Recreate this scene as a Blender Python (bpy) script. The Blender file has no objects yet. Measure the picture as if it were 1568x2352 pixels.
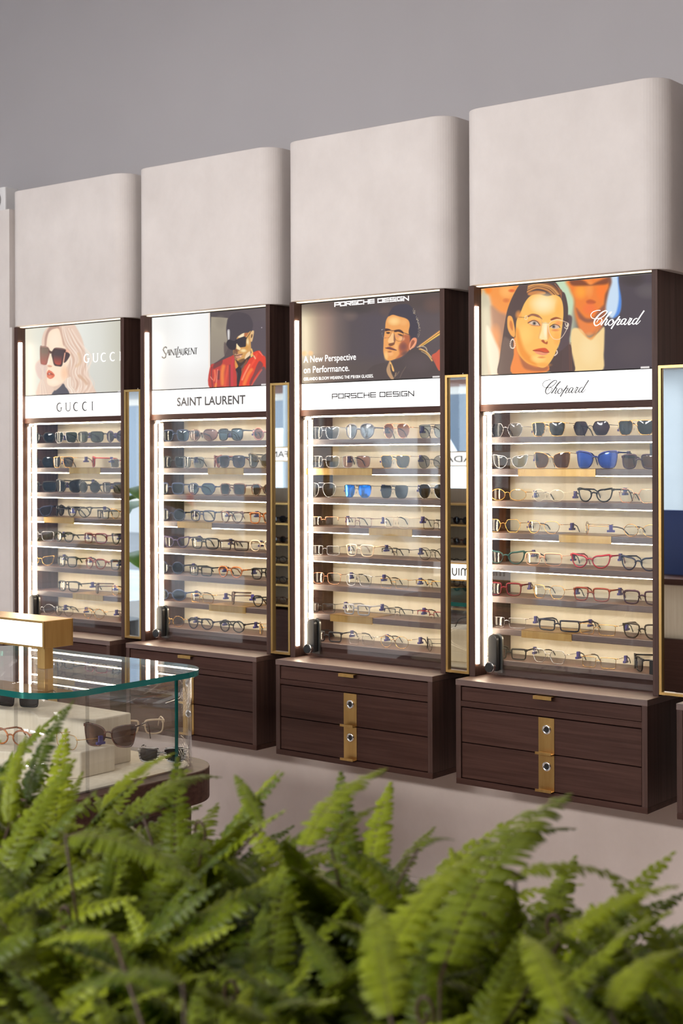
import bpy, math, random
import numpy as np
from mathutils import Vector, Matrix
random.seed(7)
SC = bpy.context.scene
COL = SC.collection

# ------------------------------------------------------------------ camera
H = 1.62                                   # eye height above the floor
FPX, YAW, ROW0, ROLL = 3356.35, .670955, 1053.06, -.0030208
Rv = Vector((math.cos(YAW), math.sin(YAW), 0)); Wv = Vector((-math.sin(YAW), math.cos(YAW), 0)); Uv = Vector((0, 0, 1))
cam_d = bpy.data.cameras.new('camera'); cam = bpy.data.objects.new('camera', cam_d); COL.objects.link(cam)
cr, sr = math.cos(ROLL), math.sin(ROLL)
rx = Rv * cr + Uv * sr; ux = Uv * cr - Rv * sr; bx = -Wv
cam.matrix_world = Matrix(((rx.x, ux.x, bx.x, 0), (rx.y, ux.y, bx.y, 0), (rx.z, ux.z, bx.z, H), (0, 0, 0, 1)))
cam_d.sensor_fit = 'AUTO'; cam_d.sensor_width = 36; cam_d.lens = FPX / 2352 * 36
cam_d.shift_y = (ROW0 - 1176) / 2352; cam_d.clip_start = .05; cam_d.clip_end = 200
cam_d.dof.use_dof = True; cam_d.dof.focus_distance = 4.7; cam_d.dof.aperture_fstop = 5.6
SC.camera = cam
# ------------------------------------------------------------------ colour management, world, lamps
SC.view_settings.view_transform = 'Standard'; SC.view_settings.look = 'None'
SC.view_settings.gamma = 1; SC.view_settings.exposure = 0.0; SC.view_settings.use_curve_mapping = False
wd = bpy.data.worlds.new('overcast_sky'); SC.world = wd; wd.use_nodes = True
wb = wd.node_tree.nodes['Background']; wb.inputs[0].default_value = (.78, .89, 1.0, 1); wb.inputs[1].default_value = 9.0
SC.cycles.max_bounces = 10; SC.cycles.diffuse_bounces = 4; SC.cycles.glossy_bounces = 5
SC.cycles.transparent_max_bounces = 32; SC.cycles.transmission_bounces = 8
SC.cycles.caustics_reflective = False; SC.cycles.caustics_refractive = False
SC.cycles.sample_clamp_indirect = 4.0
LED_POWER = 40.0; SHELF_POWER = 38.0; LED_COL = (1.0, .83, .62)
FILL_LAMPS = [  # unseen fill panels added to light the cabinet wall: x, y, height, tilt towards the cabinets, watts
    (-5.2, -1.4, 2.55, 62, 84), (-3.4, -1.4, 2.55, 62, 112), (-1.8, -1.4, 2.55, 62, 114), (-3.6, 1.9, 3.8, 20, 22), (-1.2, 1.9, 3.8, 20, 24)]
LAMP_COL = (1.0, .965, .945)
CEIL = 4.3

# ------------------------------------------------------------------ picture <-> place
def ray(u, v):
    x, y = u - 784, v - ROW0
    x, y = x * cr + y * sr, -x * sr + y * cr
    return Wv + Rv * (x / FPX) - Uv * (y / FPX)
def onY(u, v, Y): d = ray(u, v); p = d * (Y / d.y); return Vector((p.x, p.y, p.z + H))
def onZ(u, v, Z): d = ray(u, v); p = d * ((Z - H) / d.z); return Vector((p.x, p.y, p.z + H))
def atD(u, v, D): p = ray(u, v) * D; return Vector((p.x, p.y, p.z + H))
def proj_np(X, Y, Z):
    xc = X * Rv.x + Y * Rv.y; D = X * Wv.x + Y * Wv.y
    x = FPX * xc / D; y = -FPX * (Z - H) / D
    return 784 + x * cr - y * sr, ROW0 + x * sr + y * cr

# ------------------------------------------------------------------ materials
def lin(c):
    c = np.asarray(c, float) / 255.0
    return np.where(c <= .04045, c / 12.92, ((c + .055) / 1.055) ** 2.4)
def rgba(c): l = lin(c); return (float(l[0]), float(l[1]), float(l[2]), 1)
def new_mat(name):
    m = bpy.data.materials.new(name); m.use_nodes = True
    return m, m.node_tree.nodes, m.node_tree.links, m.node_tree.nodes['Principled BSDF']
def plain(name, col, rough=.5, metal=0, spec=.5, coat=0):
    m, n, l, b = new_mat(name)
    b.inputs['Base Color'].default_value = (*col, 1); b.inputs['Roughness'].default_value = rough
    b.inputs['Metallic'].default_value = metal; b.inputs['Specular IOR Level'].default_value = spec
    b.inputs['Coat Weight'].default_value = coat
    return m
def noisy(name, c1, c2, scale=(3, 3, 3), rough=.6, detail=6, metal=0, bump=0, lo=.3, hi=.7, spec=.5):
    m, n, l, b = new_mat(name)
    tc = n.new('ShaderNodeTexCoord'); mp = n.new('ShaderNodeMapping'); mp.inputs['Scale'].default_value = scale
    nz = n.new('ShaderNodeTexNoise'); nz.inputs['Scale'].default_value = 1; nz.inputs['Detail'].default_value = detail
    nz.inputs['Roughness'].default_value = .65
    r = n.new('ShaderNodeValToRGB'); r.color_ramp.elements[0].position = lo; r.color_ramp.elements[1].position = hi
    r.color_ramp.elements[0].color = (*c1, 1); r.color_ramp.elements[1].color = (*c2, 1)
    l.new(tc.outputs['Object'], mp.inputs[0]); l.new(mp.outputs[0], nz.inputs['Vector']); l.new(nz.outputs['Fac'], r.inputs[0])
    l.new(r.outputs[0], b.inputs['Base Color']); b.inputs['Roughness'].default_value = rough; b.inputs['Metallic'].default_value = metal
    b.inputs['Specular IOR Level'].default_value = spec
    if bump:
        bp = n.new('ShaderNodeBump'); bp.inputs['Strength'].default_value = bump; bp.inputs['Distance'].default_value = .004
        l.new(nz.outputs['Fac'], bp.inputs['Height']); l.new(bp.outputs[0], b.inputs['Normal'])
    return m
def emit(name, col, strength, base=(.8, .8, .8)):
    m, n, l, b = new_mat(name)
    b.inputs['Base Color'].default_value = (*base, 1); b.inputs['Roughness'].default_value = .4
    b.inputs['Emission Color'].default_value = (*col, 1); b.inputs['Emission Strength'].default_value = strength
    return m
def pane(name, tint, f0=.04, rough=0.0):
    """clear or tinted sheet: see-through by its tint, mirror-like by Fresnel (Schlick, the same from both sides)"""
    m, n, l, b = new_mat(name); n.remove(b); o = n['Material Output']
    t = n.new('ShaderNodeBsdfTransparent'); t.inputs[0].default_value = (*tint, 1)
    g = n.new('ShaderNodeBsdfGlossy'); g.inputs['Roughness'].default_value = rough; g.inputs[0].default_value = (1, 1, 1, 1)
    lw = n.new('ShaderNodeLayerWeight'); lw.inputs['Blend'].default_value = .5
    pw = n.new('ShaderNodeMath'); pw.operation = 'POWER'; pw.inputs[1].default_value = 5; l.new(lw.outputs['Facing'], pw.inputs[0])
    f = n.new('ShaderNodeMath'); f.operation = 'MULTIPLY_ADD'; f.inputs[1].default_value = 1 - f0; f.inputs[2].default_value = f0; l.new(pw.outputs[0], f.inputs[0])
    mx = n.new('ShaderNodeMixShader'); l.new(f.outputs[0], mx.inputs[0]); l.new(t.outputs[0], mx.inputs[1]); l.new(g.outputs[0], mx.inputs[2])
    l.new(mx.outputs[0], o.inputs[0])
    return m
M = {}
M['plaster'] = noisy('plaster', (.60, .55, .525), (.70, .65, .625), (5, 5, 4), .75, 8, bump=.12, lo=.25, hi=.8, spec=.25)
M['plaster_low_warmlit'] = noisy('plaster_warm_light', (.60, .505, .455), (.70, .60, .55), (5, 5, 4), .75, 8, bump=.12, lo=.25, hi=.8, spec=.25)  # lower wall plaster, warm light mixed into its colour
M['upper'] = noisy('upper_wall_paint', (.37, .352, .362), (.39, .372, .382), (1.2, 1.2, 1.2), .85, 2, spec=.2)
M['floor'] = noisy('floor_tile', (.60, .50, .44), (.68, .57, .50), (2, 2, 2), .35, 5)
M['ceiling'] = plain('ceiling_paint', (.6, .58, .57), .9)
WC1, WC2 = (.034, .012, .008), (.076, .034, .025)
M['wood'] = noisy('dark_oak', WC1, WC2, (2.2, 40, 75), .5, 7, bump=.10, lo=.3, hi=.72, spec=.2)        # grain runs along x
M['woodv'] = noisy('dark_oak_upright', (.042, .019, .014), (.094, .050, .040), (70, 70, 2.0), .5, 7, bump=.10, lo=.3, hi=.72, spec=.25)  # grain runs up; paler, grazing light on the uprights put into the colour
M['woodtop'] = noisy('dark_oak_satin_lit', (.07, .034, .026), (.13, .07, .055), (2.2, 40, 75), .42, 7, bump=.04, lo=.3, hi=.72, spec=1.0)  # satin oak, the sheen of its tops also lifted into the colour
M['beige'] = noisy('beige_fabric_board', (.63, .55, .40), (.68, .60, .45), (60, 60, 6), .7, 3)
M['brass'] = noisy('brushed_brass', (.50, .30, .10), (.62, .40, .15), (40, 40, 3), .34, 4, metal=1)
M['chrome'] = plain('chrome', (.85, .85, .86), .12, 1)
M['black'] = plain('black_plastic', (.012, .012, .013), .35)
M['gap'] = plain('black_gap', (.006, .005, .005), .8)
M['rubber'] = plain('grey_steel', (.22, .22, .21), .4, 1)
M['led'] = emit('led_strip', LED_COL, LED_POWER)
M['glow_soffit'] = emit('soffit_glow', (1, .84, .62), 1.15)  # lit underside of the boxes, put in as a glowing strip
M['glow_door'] = emit('door_glow', LED_COL, 14.0)  # glowing bar for the strip's reflection in the door glass
M['led2'] = emit('shelf_led', LED_COL, SHELF_POWER)
M['signface'] = emit('lit_white_panel', (1, .985, .965), .93)
M['ink'] = plain('dark_lettering', (.035, .033, .036), .5)
M['inkwhite'] = emit('white_lettering', (1, .97, .93), .95)
M['glass'] = pane('cabinet_glass', (.985, .992, .99), .05)
M['mirror'] = plain('mirror_silver', (.86, .88, .88), .0, 1)
M['white'] = plain('white_plastic', (.70, .69, .69), .4)
M['cream'] = noisy('cream_board', (.66, .58, .45), (.76, .69, .56), (60, 60, 3), .7, 3)
M['tag'] = plain('violet_blue_tag', (.035, .028, .16), .4)
M['pad'] = pane('clear_nose_pad', (.85, .85, .85), .04)

# ------------------------------------------------------------------ mesh builder
class MB:
    def __init__(s): s.v = []; s.f = []
    def add(s, vs, fs):
        k = len(s.v); s.v += [tuple(p) for p in vs]; s.f += [tuple(i + k for i in q) for q in fs]; return s
    def box(s, x0, x1, y0, y1, z0, z1):
        return s.add([(x, y, z) for x in (x0, x1) for y in (y0, y1) for z in (z0, z1)],
                     [(0, 1, 3, 2), (4, 6, 7, 5), (0, 4, 5, 1), (2, 3, 7, 6), (0, 2, 6, 4), (1, 5, 7, 3)])
    def prism(s, pts, z0, z1):                       # polygon in x,y going up
        n = len(pts)
        return s.add([(x, y, z0) for x, y in pts] + [(x, y, z1) for x, y in pts],
                     [tuple(range(n - 1, -1, -1)), tuple(range(n, 2 * n))] + [(i, (i + 1) % n, n + (i + 1) % n, n + i) for i in range(n)])
    def wall(s, pts, z0, z1, th):                    # closed outline as a thin wall
        n = len(pts); inn = []
        for i in range(n):
            a, b = Vector(pts[i - 1]), Vector(pts[(i + 1) % n]); t = (b - a).normalized()
            inn.append((pts[i][0] - t.y * th, pts[i][1] + t.x * th))
        V = [(x, y, z) for z in (z0, z1) for P in (pts, inn) for x, y in P]
        F = []
        for i in range(n):
            j = (i + 1) % n
            F += [(i, j, 2 * n + j, 2 * n + i), (n + j, n + i, 3 * n + i, 3 * n + j), (2 * n + i, 2 * n + j, 3 * n + j, 3 * n + i), (j, i, n + i, n + j)]
        return s.add(V, F)
    def plate(s, pts, y0, y1):                       # polygon in x,z with a depth along y
        n = len(pts)
        return s.add([(x, y0, z) for x, z in pts] + [(x, y1, z) for x, z in pts],
                     [tuple(range(n)), tuple(range(2 * n - 1, n - 1, -1))] + [(i, n + i, n + (i + 1) % n, (i + 1) % n) for i in range(n)])
    def tube(s, path, r, seg=6, closed=False, r2=None, upv=(0, 1, 0), caps=True):
        P = [Vector(p) for p in path]; n = len(P); rs = r if isinstance(r, (list, tuple)) else [r] * n
        up0 = Vector(upv); V = []; F = []
        for i in range(n):
            a = P[i - 1] if (i or closed) else P[0]; b = P[(i + 1) % n] if (i < n - 1 or closed) else P[-1]
            t = (b - a)
            t = t.normalized() if t.length > 1e-9 else Vector((1, 0, 0))
            e = up0 - t * up0.dot(t)
            if e.length < 1e-4: e = Vector((0, 0, 1)) - t * t.z
            e.normalize(); q = t.cross(e); k = (r2 / r) if (r2 and not isinstance(r, (list, tuple))) else 1
            for j in range(seg):
                w = 2 * math.pi * j / seg; V.append(P[i] + q * (math.cos(w) * rs[i]) + e * (math.sin(w) * rs[i] * k))
        m = n if closed else n - 1
        for i in range(m):
            for j in range(seg):
                a, b = i * seg + j, i * seg + (j + 1) % seg; c, d = ((i + 1) % n) * seg + j, ((i + 1) % n) * seg + (j + 1) % seg
                F.append((a, b, d, c))
        if not closed and caps: F += [tuple(range(seg - 1, -1, -1)), tuple(range((n - 1) * seg, n * seg))]
        return s.add(V, F)
    def ribbon(s, pts, w, y, th=.0006, to=None):     # stroke of a letter lying in a plane y = const
        P = [Vector((p[0], p[1])) for p in pts]; n = len(P); ws = w if isinstance(w, (list, tuple)) else [w] * n
        L, Rr = [], []
        for i in range(n):
            t = P[min(i + 1, n - 1)] - P[max(i - 1, 0)]
            t = t.normalized() if t.length > 1e-9 else Vector((1, 0)); nn = Vector((-t.y, t.x))
            k = 1.0
            if 0 < i < n - 1:
                t1 = (P[i] - P[i - 1]).normalized(); k = 1 / max(.5, abs(t.dot(t1)))
            L.append(P[i] + nn * ws[i] / 2 * k); Rr.append(P[i] - nn * ws[i] / 2 * k)
        V = []; F = []
        for i in range(n): V += [(L[i].x, y - th, L[i].y), (Rr[i].x, y - th, Rr[i].y), (L[i].x, y, L[i].y), (Rr[i].x, y, Rr[i].y)]
        for i in range(n - 1):
            a, b = 4 * i, 4 * i + 4
            F += [(a, b, b + 1, a + 1), (a + 2, a + 3, b + 3, b + 2), (a, a + 2, b + 2, b), (a + 1, b + 1, b + 3, a + 3)]
        F += [(0, 1, 3, 2), (4 * n - 4, 4 * n - 2, 4 * n - 1, 4 * n - 3)]
        return s.add(V, F)
    def ball(s, c, rx, ry, rz, n=8, m=6):
        V = [(c[0], c[1], c[2] - rz)]; F = []
        for i in range(1, m):
            a = -math.pi / 2 + math.pi * i / m
            for j in range(n):
                b = 2 * math.pi * j / n; V.append((c[0] + rx * math.cos(a) * math.cos(b), c[1] + ry * math.cos(a) * math.sin(b), c[2] + rz * math.sin(a)))
        V.append((c[0], c[1], c[2] + rz)); top = len(V) - 1
        for j in range(n):
            F.append((0, 1 + (j + 1) % n, 1 + j)); F.append((top, 1 + (m - 2) * n + j, 1 + (m - 2) * n + (j + 1) % n))
            for i in range(m - 2):
                a = 1 + i * n; F.append((a + j, a + (j + 1) % n, a + n + (j + 1) % n, a + n + j))
        return s.add(V, F)
    def build(s, name, mat, parent=None, smooth=False, loc=None, bevel=0):
        me = bpy.data.meshes.new(name); me.from_pydata(s.v, [], s.f); me.materials.append(mat); me.update()
        if smooth: me.polygons.foreach_set('use_smooth', [True] * len(me.polygons))
        o = bpy.data.objects.new(name, me); COL.objects.link(o)
        if parent is not None: o.parent = parent
        if loc is not None: o.location = loc
        if bevel:
            b = o.modifiers.new('bevel', 'BEVEL'); b.width = bevel; b.segments = 2; b.limit_method = 'ANGLE'
        return o
def thing(name, label, cat, loc=(0, 0, 0), rz=0, group=None):
    o = bpy.data.objects.new(name, None); COL.objects.link(o); o.empty_display_size = .05
    o.location = loc; o.rotation_euler = (0, 0, rz); o['label'] = label; o['category'] = cat
    if group: o['group'] = group
    return o
def tag(o, label, cat, group=None, kind=None):
    o['label'] = label; o['category'] = cat
    if group: o['group'] = group
    if kind: o['kind'] = kind
    return o
def struct(o): o['kind'] = 'structure'; return o
def catmull(P, n, closed=True):
    P = np.asarray(P, float); k = len(P); out = []
    m = k if closed else k - 1
    for i in range(m):
        g = lambda j: P[(i + j) % k] if closed else P[min(max(i + j, 0), k - 1)]
        p0, p1, p2, p3 = g(-1), g(0), g(1), g(2)
        for t in np.linspace(0, 1, n, endpoint=False):
            out.append(.5 * (2 * p1 + (p2 - p0) * t + (2 * p0 - 5 * p1 + 4 * p2 - p3) * t * t + (3 * p1 - p0 - 3 * p2 + p3) * t ** 3))
    if not closed: out.append(P[-1])
    return np.array(out)
def rrect(x0, x1, y0, y1, r, n=10):                  # counter-clockwise rounded rectangle
    out = []
    for cx, cy, a in ((x1 - r, y0 + r, -90), (x1 - r, y1 - r, 0), (x0 + r, y1 - r, 90), (x0 + r, y0 + r, 180)):
        for i in range(n + 1):
            w = math.radians(a + 90 * i / n); out.append((cx + r * math.cos(w), cy + r * math.sin(w)))
    return out
def text_mesh(body, x0, x1, z0, z1, y, name, mat, parent, fat=0.0, th=.0006, keep=False):
    """a line of type lying in the plane y, its ink box fitted to x0..x1, z0..z1"""
    cu = bpy.data.curves.new('type', 'FONT'); cu.body = body; cu.extrude = .0; cu.offset = fat; cu.resolution_u = 3
    ob = bpy.data.objects.new('type', cu); COL.objects.link(ob)
    dg = bpy.context.evaluated_depsgraph_get(); dg.update()
    me = bpy.data.meshes.new_from_object(ob.evaluated_get(dg)); COL.objects.unlink(ob); bpy.data.objects.remove(ob)
    co = np.array([v.co[:] for v in me.vertices]); lo, hi = co.min(0), co.max(0)
    nx = x0 + (co[:, 0] - lo[0]) / (hi[0] - lo[0]) * (x1 - x0); nz = z0 + (co[:, 1] - lo[1]) / (hi[1] - lo[1]) * (z1 - z0)
    for i, v in enumerate(me.vertices): v.co = (nx[i], y - th, nz[i])
    me.materials.clear(); me.materials.append(mat); me.name = name
    o = bpy.data.objects.new(name, me); COL.objects.link(o); o.parent = parent
    return o
# ------------------------------------------------------------------ the room
WALL = 4.43
struct(MB().box(-9.6, 3.2, WALL, WALL + .15, 0, CEIL).build('wall_back', M['upper']))
low = struct(MB().box(-5.24, 3.2, WALL - .004, WALL, 0, 2.2).build('trim_1', M['plaster_low_warmlit']))
struct(MB().box(-5.24, 3.2, WALL - .016, WALL - .004, 0, .062).build('baseboard_back', M['plaster_low_warmlit'], bevel=.003))
struct(MB().box(-9.6, 3.2, -2.9, WALL + .15, -.1, 0).build('floor', M['floor']))
struct(MB().box(-9.6, 3.2, -2.9, WALL + .15, CEIL, CEIL + .1).build('ceiling', M['ceiling']))
struct(MB().box(3.2, 3.35, -2.9, WALL + .15, 0, CEIL).build('wall_right', plain('brown_wall_panel', (.13, .075, .05), .7)))
# the left end is glazed too: see the window side
# plastered pier left of the first cabinet
PT = onY(14, 481, 4.175).z
struct(MB().box(-7.4, -5.1965, 4.175, WALL, 0, PT).box(-5.1965, -5.1806, 4.176, WALL, 0, H + .587).build('trim_2', M['plaster']))
al = thing('wall_speaker', 'small white wall speaker with a round grille on top of the plaster pier', 'speaker', (onY(0, 478, 4.25).x, 4.25, PT))
MB().prism(rrect(-.13, .072, -.03, .05, .008, 3), 0, .115).build('body', M['white'], al)
g = MB(); g.tube([(-.004 + .045 * math.cos(w), -.031, .06 + .045 * math.sin(w)) for w in np.linspace(0, 2 * math.pi, 24, endpoint=False)], .004, 6, True)
g.build('grille_ring', M['rubber'], al, True)
g = MB(); g.plate([(-.004 + .034 * math.cos(w), .06 + .034 * math.sin(w)) for w in np.linspace(0, 2 * math.pi, 20, endpoint=False)], -.034, -.03); g.build('grille', plain('grey_grille', (.45, .45, .46), .6), al)
g = MB(); g.box(-.12, .078, .0505, .058, .0, .1); g.build('mount_bracket', M['black'], al)

# plaster boxes above the cabinets
PITCH, X4 = .804, -2.768
ZB0, ZB1, YB = H + .588, H + 1.1865, 4.167
CN = ['blonde woman', 'red coat', 'dark jacket man', 'earring woman', 'fifth']
BOXLAB = ['rounded plaster box above the poster of the blonde woman', 'rounded plaster box above the poster with the red coat',
          'rounded plaster box above the poster of the man in a dark jacket', 'rounded plaster box above the poster of the woman with earrings',
          'rounded plaster box at the right edge']
for i in range(5):
    x0 = X4 + (i - 3) * PITCH - .015; x1 = x0 + .747
    b = MB(); b.prism([p for p in rrect(x0, x1, YB, WALL + .2, .073, 12) if p[1] < WALL - .002] + [(x1, WALL), (x0, WALL)], ZB0, ZB1)
    # order: keep the outline counter-clockwise
    pts = []
    for k in range(13): w = math.radians(180 + 90 * k / 12); pts.append((x0 + .073 + .073 * math.cos(w), YB + .073 + .073 * math.sin(w)))
    for k in range(13): w = math.radians(-90 + 90 * k / 12); pts.append((x1 - .073 + .073 * math.cos(w), YB + .073 + .073 * math.sin(w)))
    pts += [(x1, WALL), (x0, WALL)]
    o = MB().prism(pts, ZB0, ZB1).build('plaster_box', M['plaster'], bevel=.003)
    tag(o, BOXLAB[i], 'wall box', 'plaster boxes above the cabinets')

# unseen fill lamps with housings, added to light the boxes and lower wall
for k, (x, y, hz, tilt, wt) in enumerate(FILL_LAMPS):
    t = thing('added_fill_panel', 'flat white added fill light panel ' + ['over the window side, far left', 'over the window side, middle', 'over the window side, right', 'near the cabinets, left', 'near the cabinets, right'][k], 'fill light', (x, y, hz), 0, 'added fill light panels')
    MB().box(-.62, .62, -.32, .32, .01, .05).build('housing', M['white'], t, bevel=.004)
    for sx in (-.5, .5): MB().tube([(sx, 0, .05), (sx, 0, CEIL - hz)], .004, 6).build('hanger_rod', M['rubber'], t)
    la = bpy.data.lights.new('lamp', 'AREA'); la.shape = 'RECTANGLE'; la.size = 1.2; la.size_y = .6; la.energy = wt; la.color = LAMP_COL
    lo = bpy.data.objects.new('lamp', la); COL.objects.link(lo); lo.parent = t; lo.location = (0, 0, -.01)
    t.rotation_euler = (0, 0, 0); lo.rotation_euler = (math.radians(tilt), 0, 0)
    if tilt > 40: lo.location = (0, .0, -.03); la.size_y = .3
# ------------------------------------------------------------------ display cabinets on the back wall
CABLAB = ['tall dark oak display cabinet with the lit poster of a blonde woman',
          'tall dark oak display cabinet with the half white, half red coat poster',
          'tall dark oak display cabinet with the poster of a man in a dark jacket',
          'tall dark oak display cabinet with the poster of a woman with earrings']
YF, YP, YG, YS, YBK = 4.187, 4.230, 4.238, 4.251, 4.416
SHZ = [H + .0715 - .1091 * k for k in range(7)] + [H - .691]
ZBASE = H - .7455
CUB = {}
# brass plates clipped over shelf fronts: cabinet -> [(shelf, u0, u1)]
BRASS = {1: [(1, 159.5, 231), (3, 102, 171), (6, 168, 237)], 2: [(1, 478, 560), (3, 408, 487), (6, 481, 565)],
         3: [(1, 700, 855), (3, 848, 947), (6, 759, 856)], 4: [(1, 1190, 1368), (3, 1284, 1404), (6, 1198, 1313)]}
for c in (1, 2, 3, 4):
    X0 = X4 + (c - 4) * PITCH; XI0, XI1, X1 = X0 + .023, X0 + .685, X0 + .705
    t = thing('display_cabinet', CABLAB[c - 1], 'display cabinet', (X0 + .35, YF, ZBASE), 0, 'display cabinets along the back wall')
    CUB[c] = (X0, XI0, XI1, X1, t)
    off = Vector(t.location)
    def part(mb, name, mat, par=t, smooth=False, bevel=0):
        o = mb.build(name, mat, par, smooth, bevel=bevel)
        for v in o.data.vertices: v.co -= off
        return o
    part(MB().box(X0, XI0, YF, WALL - .005, ZBASE, ZB0), 'side_panel', M['woodv'], bevel=.001)
    part(MB().box(XI1, X1, YF, WALL - .005, ZBASE, ZB0), 'side_panel', M['woodv'], bevel=.001)
    part(MB().box(XI0, XI1, YBK, WALL - .005, ZBASE, H + .16), 'back_panel', M['beige'])
    part(MB().box(XI0, XI1, YP + .004, YBK, H + .185, ZB0 - .001), 'lightbox', M['black'])
    part(MB().box(XI0 - .002, XI1, YP - .004, YBK, H + .160, H + .182), 'rail', M['wood'], bevel=.001)
    sg = part(MB().box(XI0 + .001, XI1, YP, YP + .004, H + .1835, H + .2805), 'brand_panel', M['signface'])
    ru = part(MB().box(XI0, XI1, YP - .001, YP + .004, H + .2805, H + .2845), 'poster_rail', M['gap'])
    # light strips and added glow bars
    z1 = H + .518
    part(MB().box(XI0, XI0 + .0045, YF + .006, YF + .022, ZBASE + .042, z1), 'light_and_glow_strip', M['led'])
    part(MB().box(XI0, XI0 + .004, YG + .006, YG + .018, ZBASE + .03, H + .145), 'light_and_glow_strip', M['glow_door'])  # reflection of the strip, added as a glowing bar
    part(MB().box(XI0 + .02, XI1, YS + .012, YS + .022, H + .1560, H + .1600), 'light_and_glow_strip', M['led2'])
    part(MB().box(XI0 + .001, XI1 - .001, YP - .030, YP - .010, ZB0 - .0028, ZB0 - .0003), 'light_and_glow_strip', M['glow_soffit'])  # added glow for the bright line under the box
    # shelves
    for k in range(8):
        z = SHZ[k]
        if k < 7:
            s = part(MB().box(XI0, XI1, YS, YBK, z - .021, z), 'shelf', M['woodtop'], bevel=.0012)
            yl = YS + (.007 if k < 5 else .034); part(MB().box(XI0 + .004, XI1 - .002, yl, yl + .010, z - .0238, z - .0205), 'shelf_light', M['led2'], s)
        else:
            s = part(MB().box(XI0, XI1, YS, YBK, z - .018, z), 'shelf', M['woodtop'], bevel=.0012)
        for (sh, u0, u1) in BRASS[c]:
            if sh == k:
                v = proj_np(XI0 + .3, YS, z - .01)[1]
                xa, xb = onY(u0, v, YS).x, min(onY(u1, v, YS).x, XI1)
                part(MB().plate([(xa, z - .024), (xb, z - .024), (xb, z + .0015), (xa, z + .0015)], YS - .003, YS - .0003).box(xa, xb, YS - .003, YS + .13, z + .0003, z + .0018), 'brass_plate', M['brass'], s)
    part(MB().box(XI0, XI1, YS + .008, YS + .02, ZBASE, SHZ[7] - .018), 'riser', M['wood'])
    # glass door with hinge and lock
    d = part(MB().box(XI0 + .006, XI1 - .001, YG, YG + .004, ZBASE + .006, H + .157), 'glass_door', M['glass'])
    part(MB().box(XI0 + .004, XI0 + .045, YG - .006, YG + .010, H + .147, H + .1595), 'hinge', M['chrome'], d, bevel=.002)
    def cap(cx, cz, hw, z0_, z1_, n=10):
        P = []
        for q in range(n + 1): w = math.pi * q / n; P.append((cx + hw * math.cos(w), z1_ - hw + hw * math.sin(w)))
        P += [(cx - hw, z0_), (cx + hw, z0_)]
        return P
    xl = XI0 + .049
    lk = part(MB().plate(cap(xl, 0, .0175, H - .725, H - .602), YG - .020, YG - .0002), 'lock', M['black'], d, bevel=.002)
    part(MB().plate(cap(xl + .007, 0, .0185, H - .733, H - .600), YG + .0042, YG + .012), 'lock_plate', M['rubber'], d)
    # knob as sub-part: disc facing the room with a bright rim
    for rr, ya, yb, nm, mm in ((.0185, YG - .036, YG - .021, 'lock_knob_rim', M['chrome']), (.0165, YG - .040, YG - .036, 'lock_knob', M['black'])):
        part(MB().plate([(xl - .002 + rr * math.cos(w), H - .712 + rr * math.sin(w)) for w in np.linspace(0, 2 * math.pi, 24, endpoint=False)], ya, yb), nm, mm, d, bevel=.0015)
    # black magnet boxes on the right panel
    part(MB().box(XI1 - .042, XI1 - .0005, YS + .004, YS + .03, H + .006, H + .046), 'magnet_box', M['black'], bevel=.001)
    part(MB().box(XI1 - .046, XI1 - .0005, YS + .004, YS + .03, SHZ[7] + .0005, SHZ[7] + .046), 'magnet_box', M['black'], bevel=.001)
    part(MB().box(XI1 - .058, XI1 - .028, YP - .004, YP - .0005, H + .283, H + .289), 'poster_clip', M['white'])

# ------------------------------------------------------------------ narrow mirrors between the cabinets
MLAB = ['narrow brass framed mirror between the blonde woman and red coat cabinets', 'narrow brass framed mirror between the red coat and dark jacket cabinets',
        'narrow brass framed mirror between the dark jacket and earring woman cabinets', 'narrow brass framed mirror at the right edge, right of the earring woman cabinet']
for i in range(4):
    X0 = X4 + (i - 3) * PITCH + .7065; X1 = X0 + .0955
    if i == 3: X1 = X0 + .0955
    za, zb = H - .740, H + .287; y = YF
    t = thing('wall_mirror', MLAB[i], 'mirror', ((X0 + X1) / 2, y, za), 0, 'narrow mirrors between the cabinets')
    off = Vector(t.location); w = .0085
    fr = MB()
    fr.box(X0, X0 + w, y, y + .02, za, zb); fr.box(X1 - w, X1, y, y + .02, za, zb)
    fr.box(X0 + w, X1 - w, y, y + .02, za, za + w); fr.box(X0 + w, X1 - w, y, y + .02, zb - w, zb)
    for nm, mb, mm in (('frame', fr, M['brass']), ('mirror_glass', MB().box(X0 + w, X1 - w, y + .010, y + .014, za + w, zb - w), M['mirror']),
                       ('backing', MB().box(X0 + w, X1 - w, y + .0145, y + .02, za + w, zb - w), M['gap'])):
        o = mb.build(nm, mm, t)
        for v in o.data.vertices: v.co -= off
    if i < 3:
        o = MB().ball((X0 + .062, y + .02, zb + .004), .003, .003, .003).build('screw_cap', M['chrome'], t, True)
        for v in o.data.vertices: v.co -= off

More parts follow.
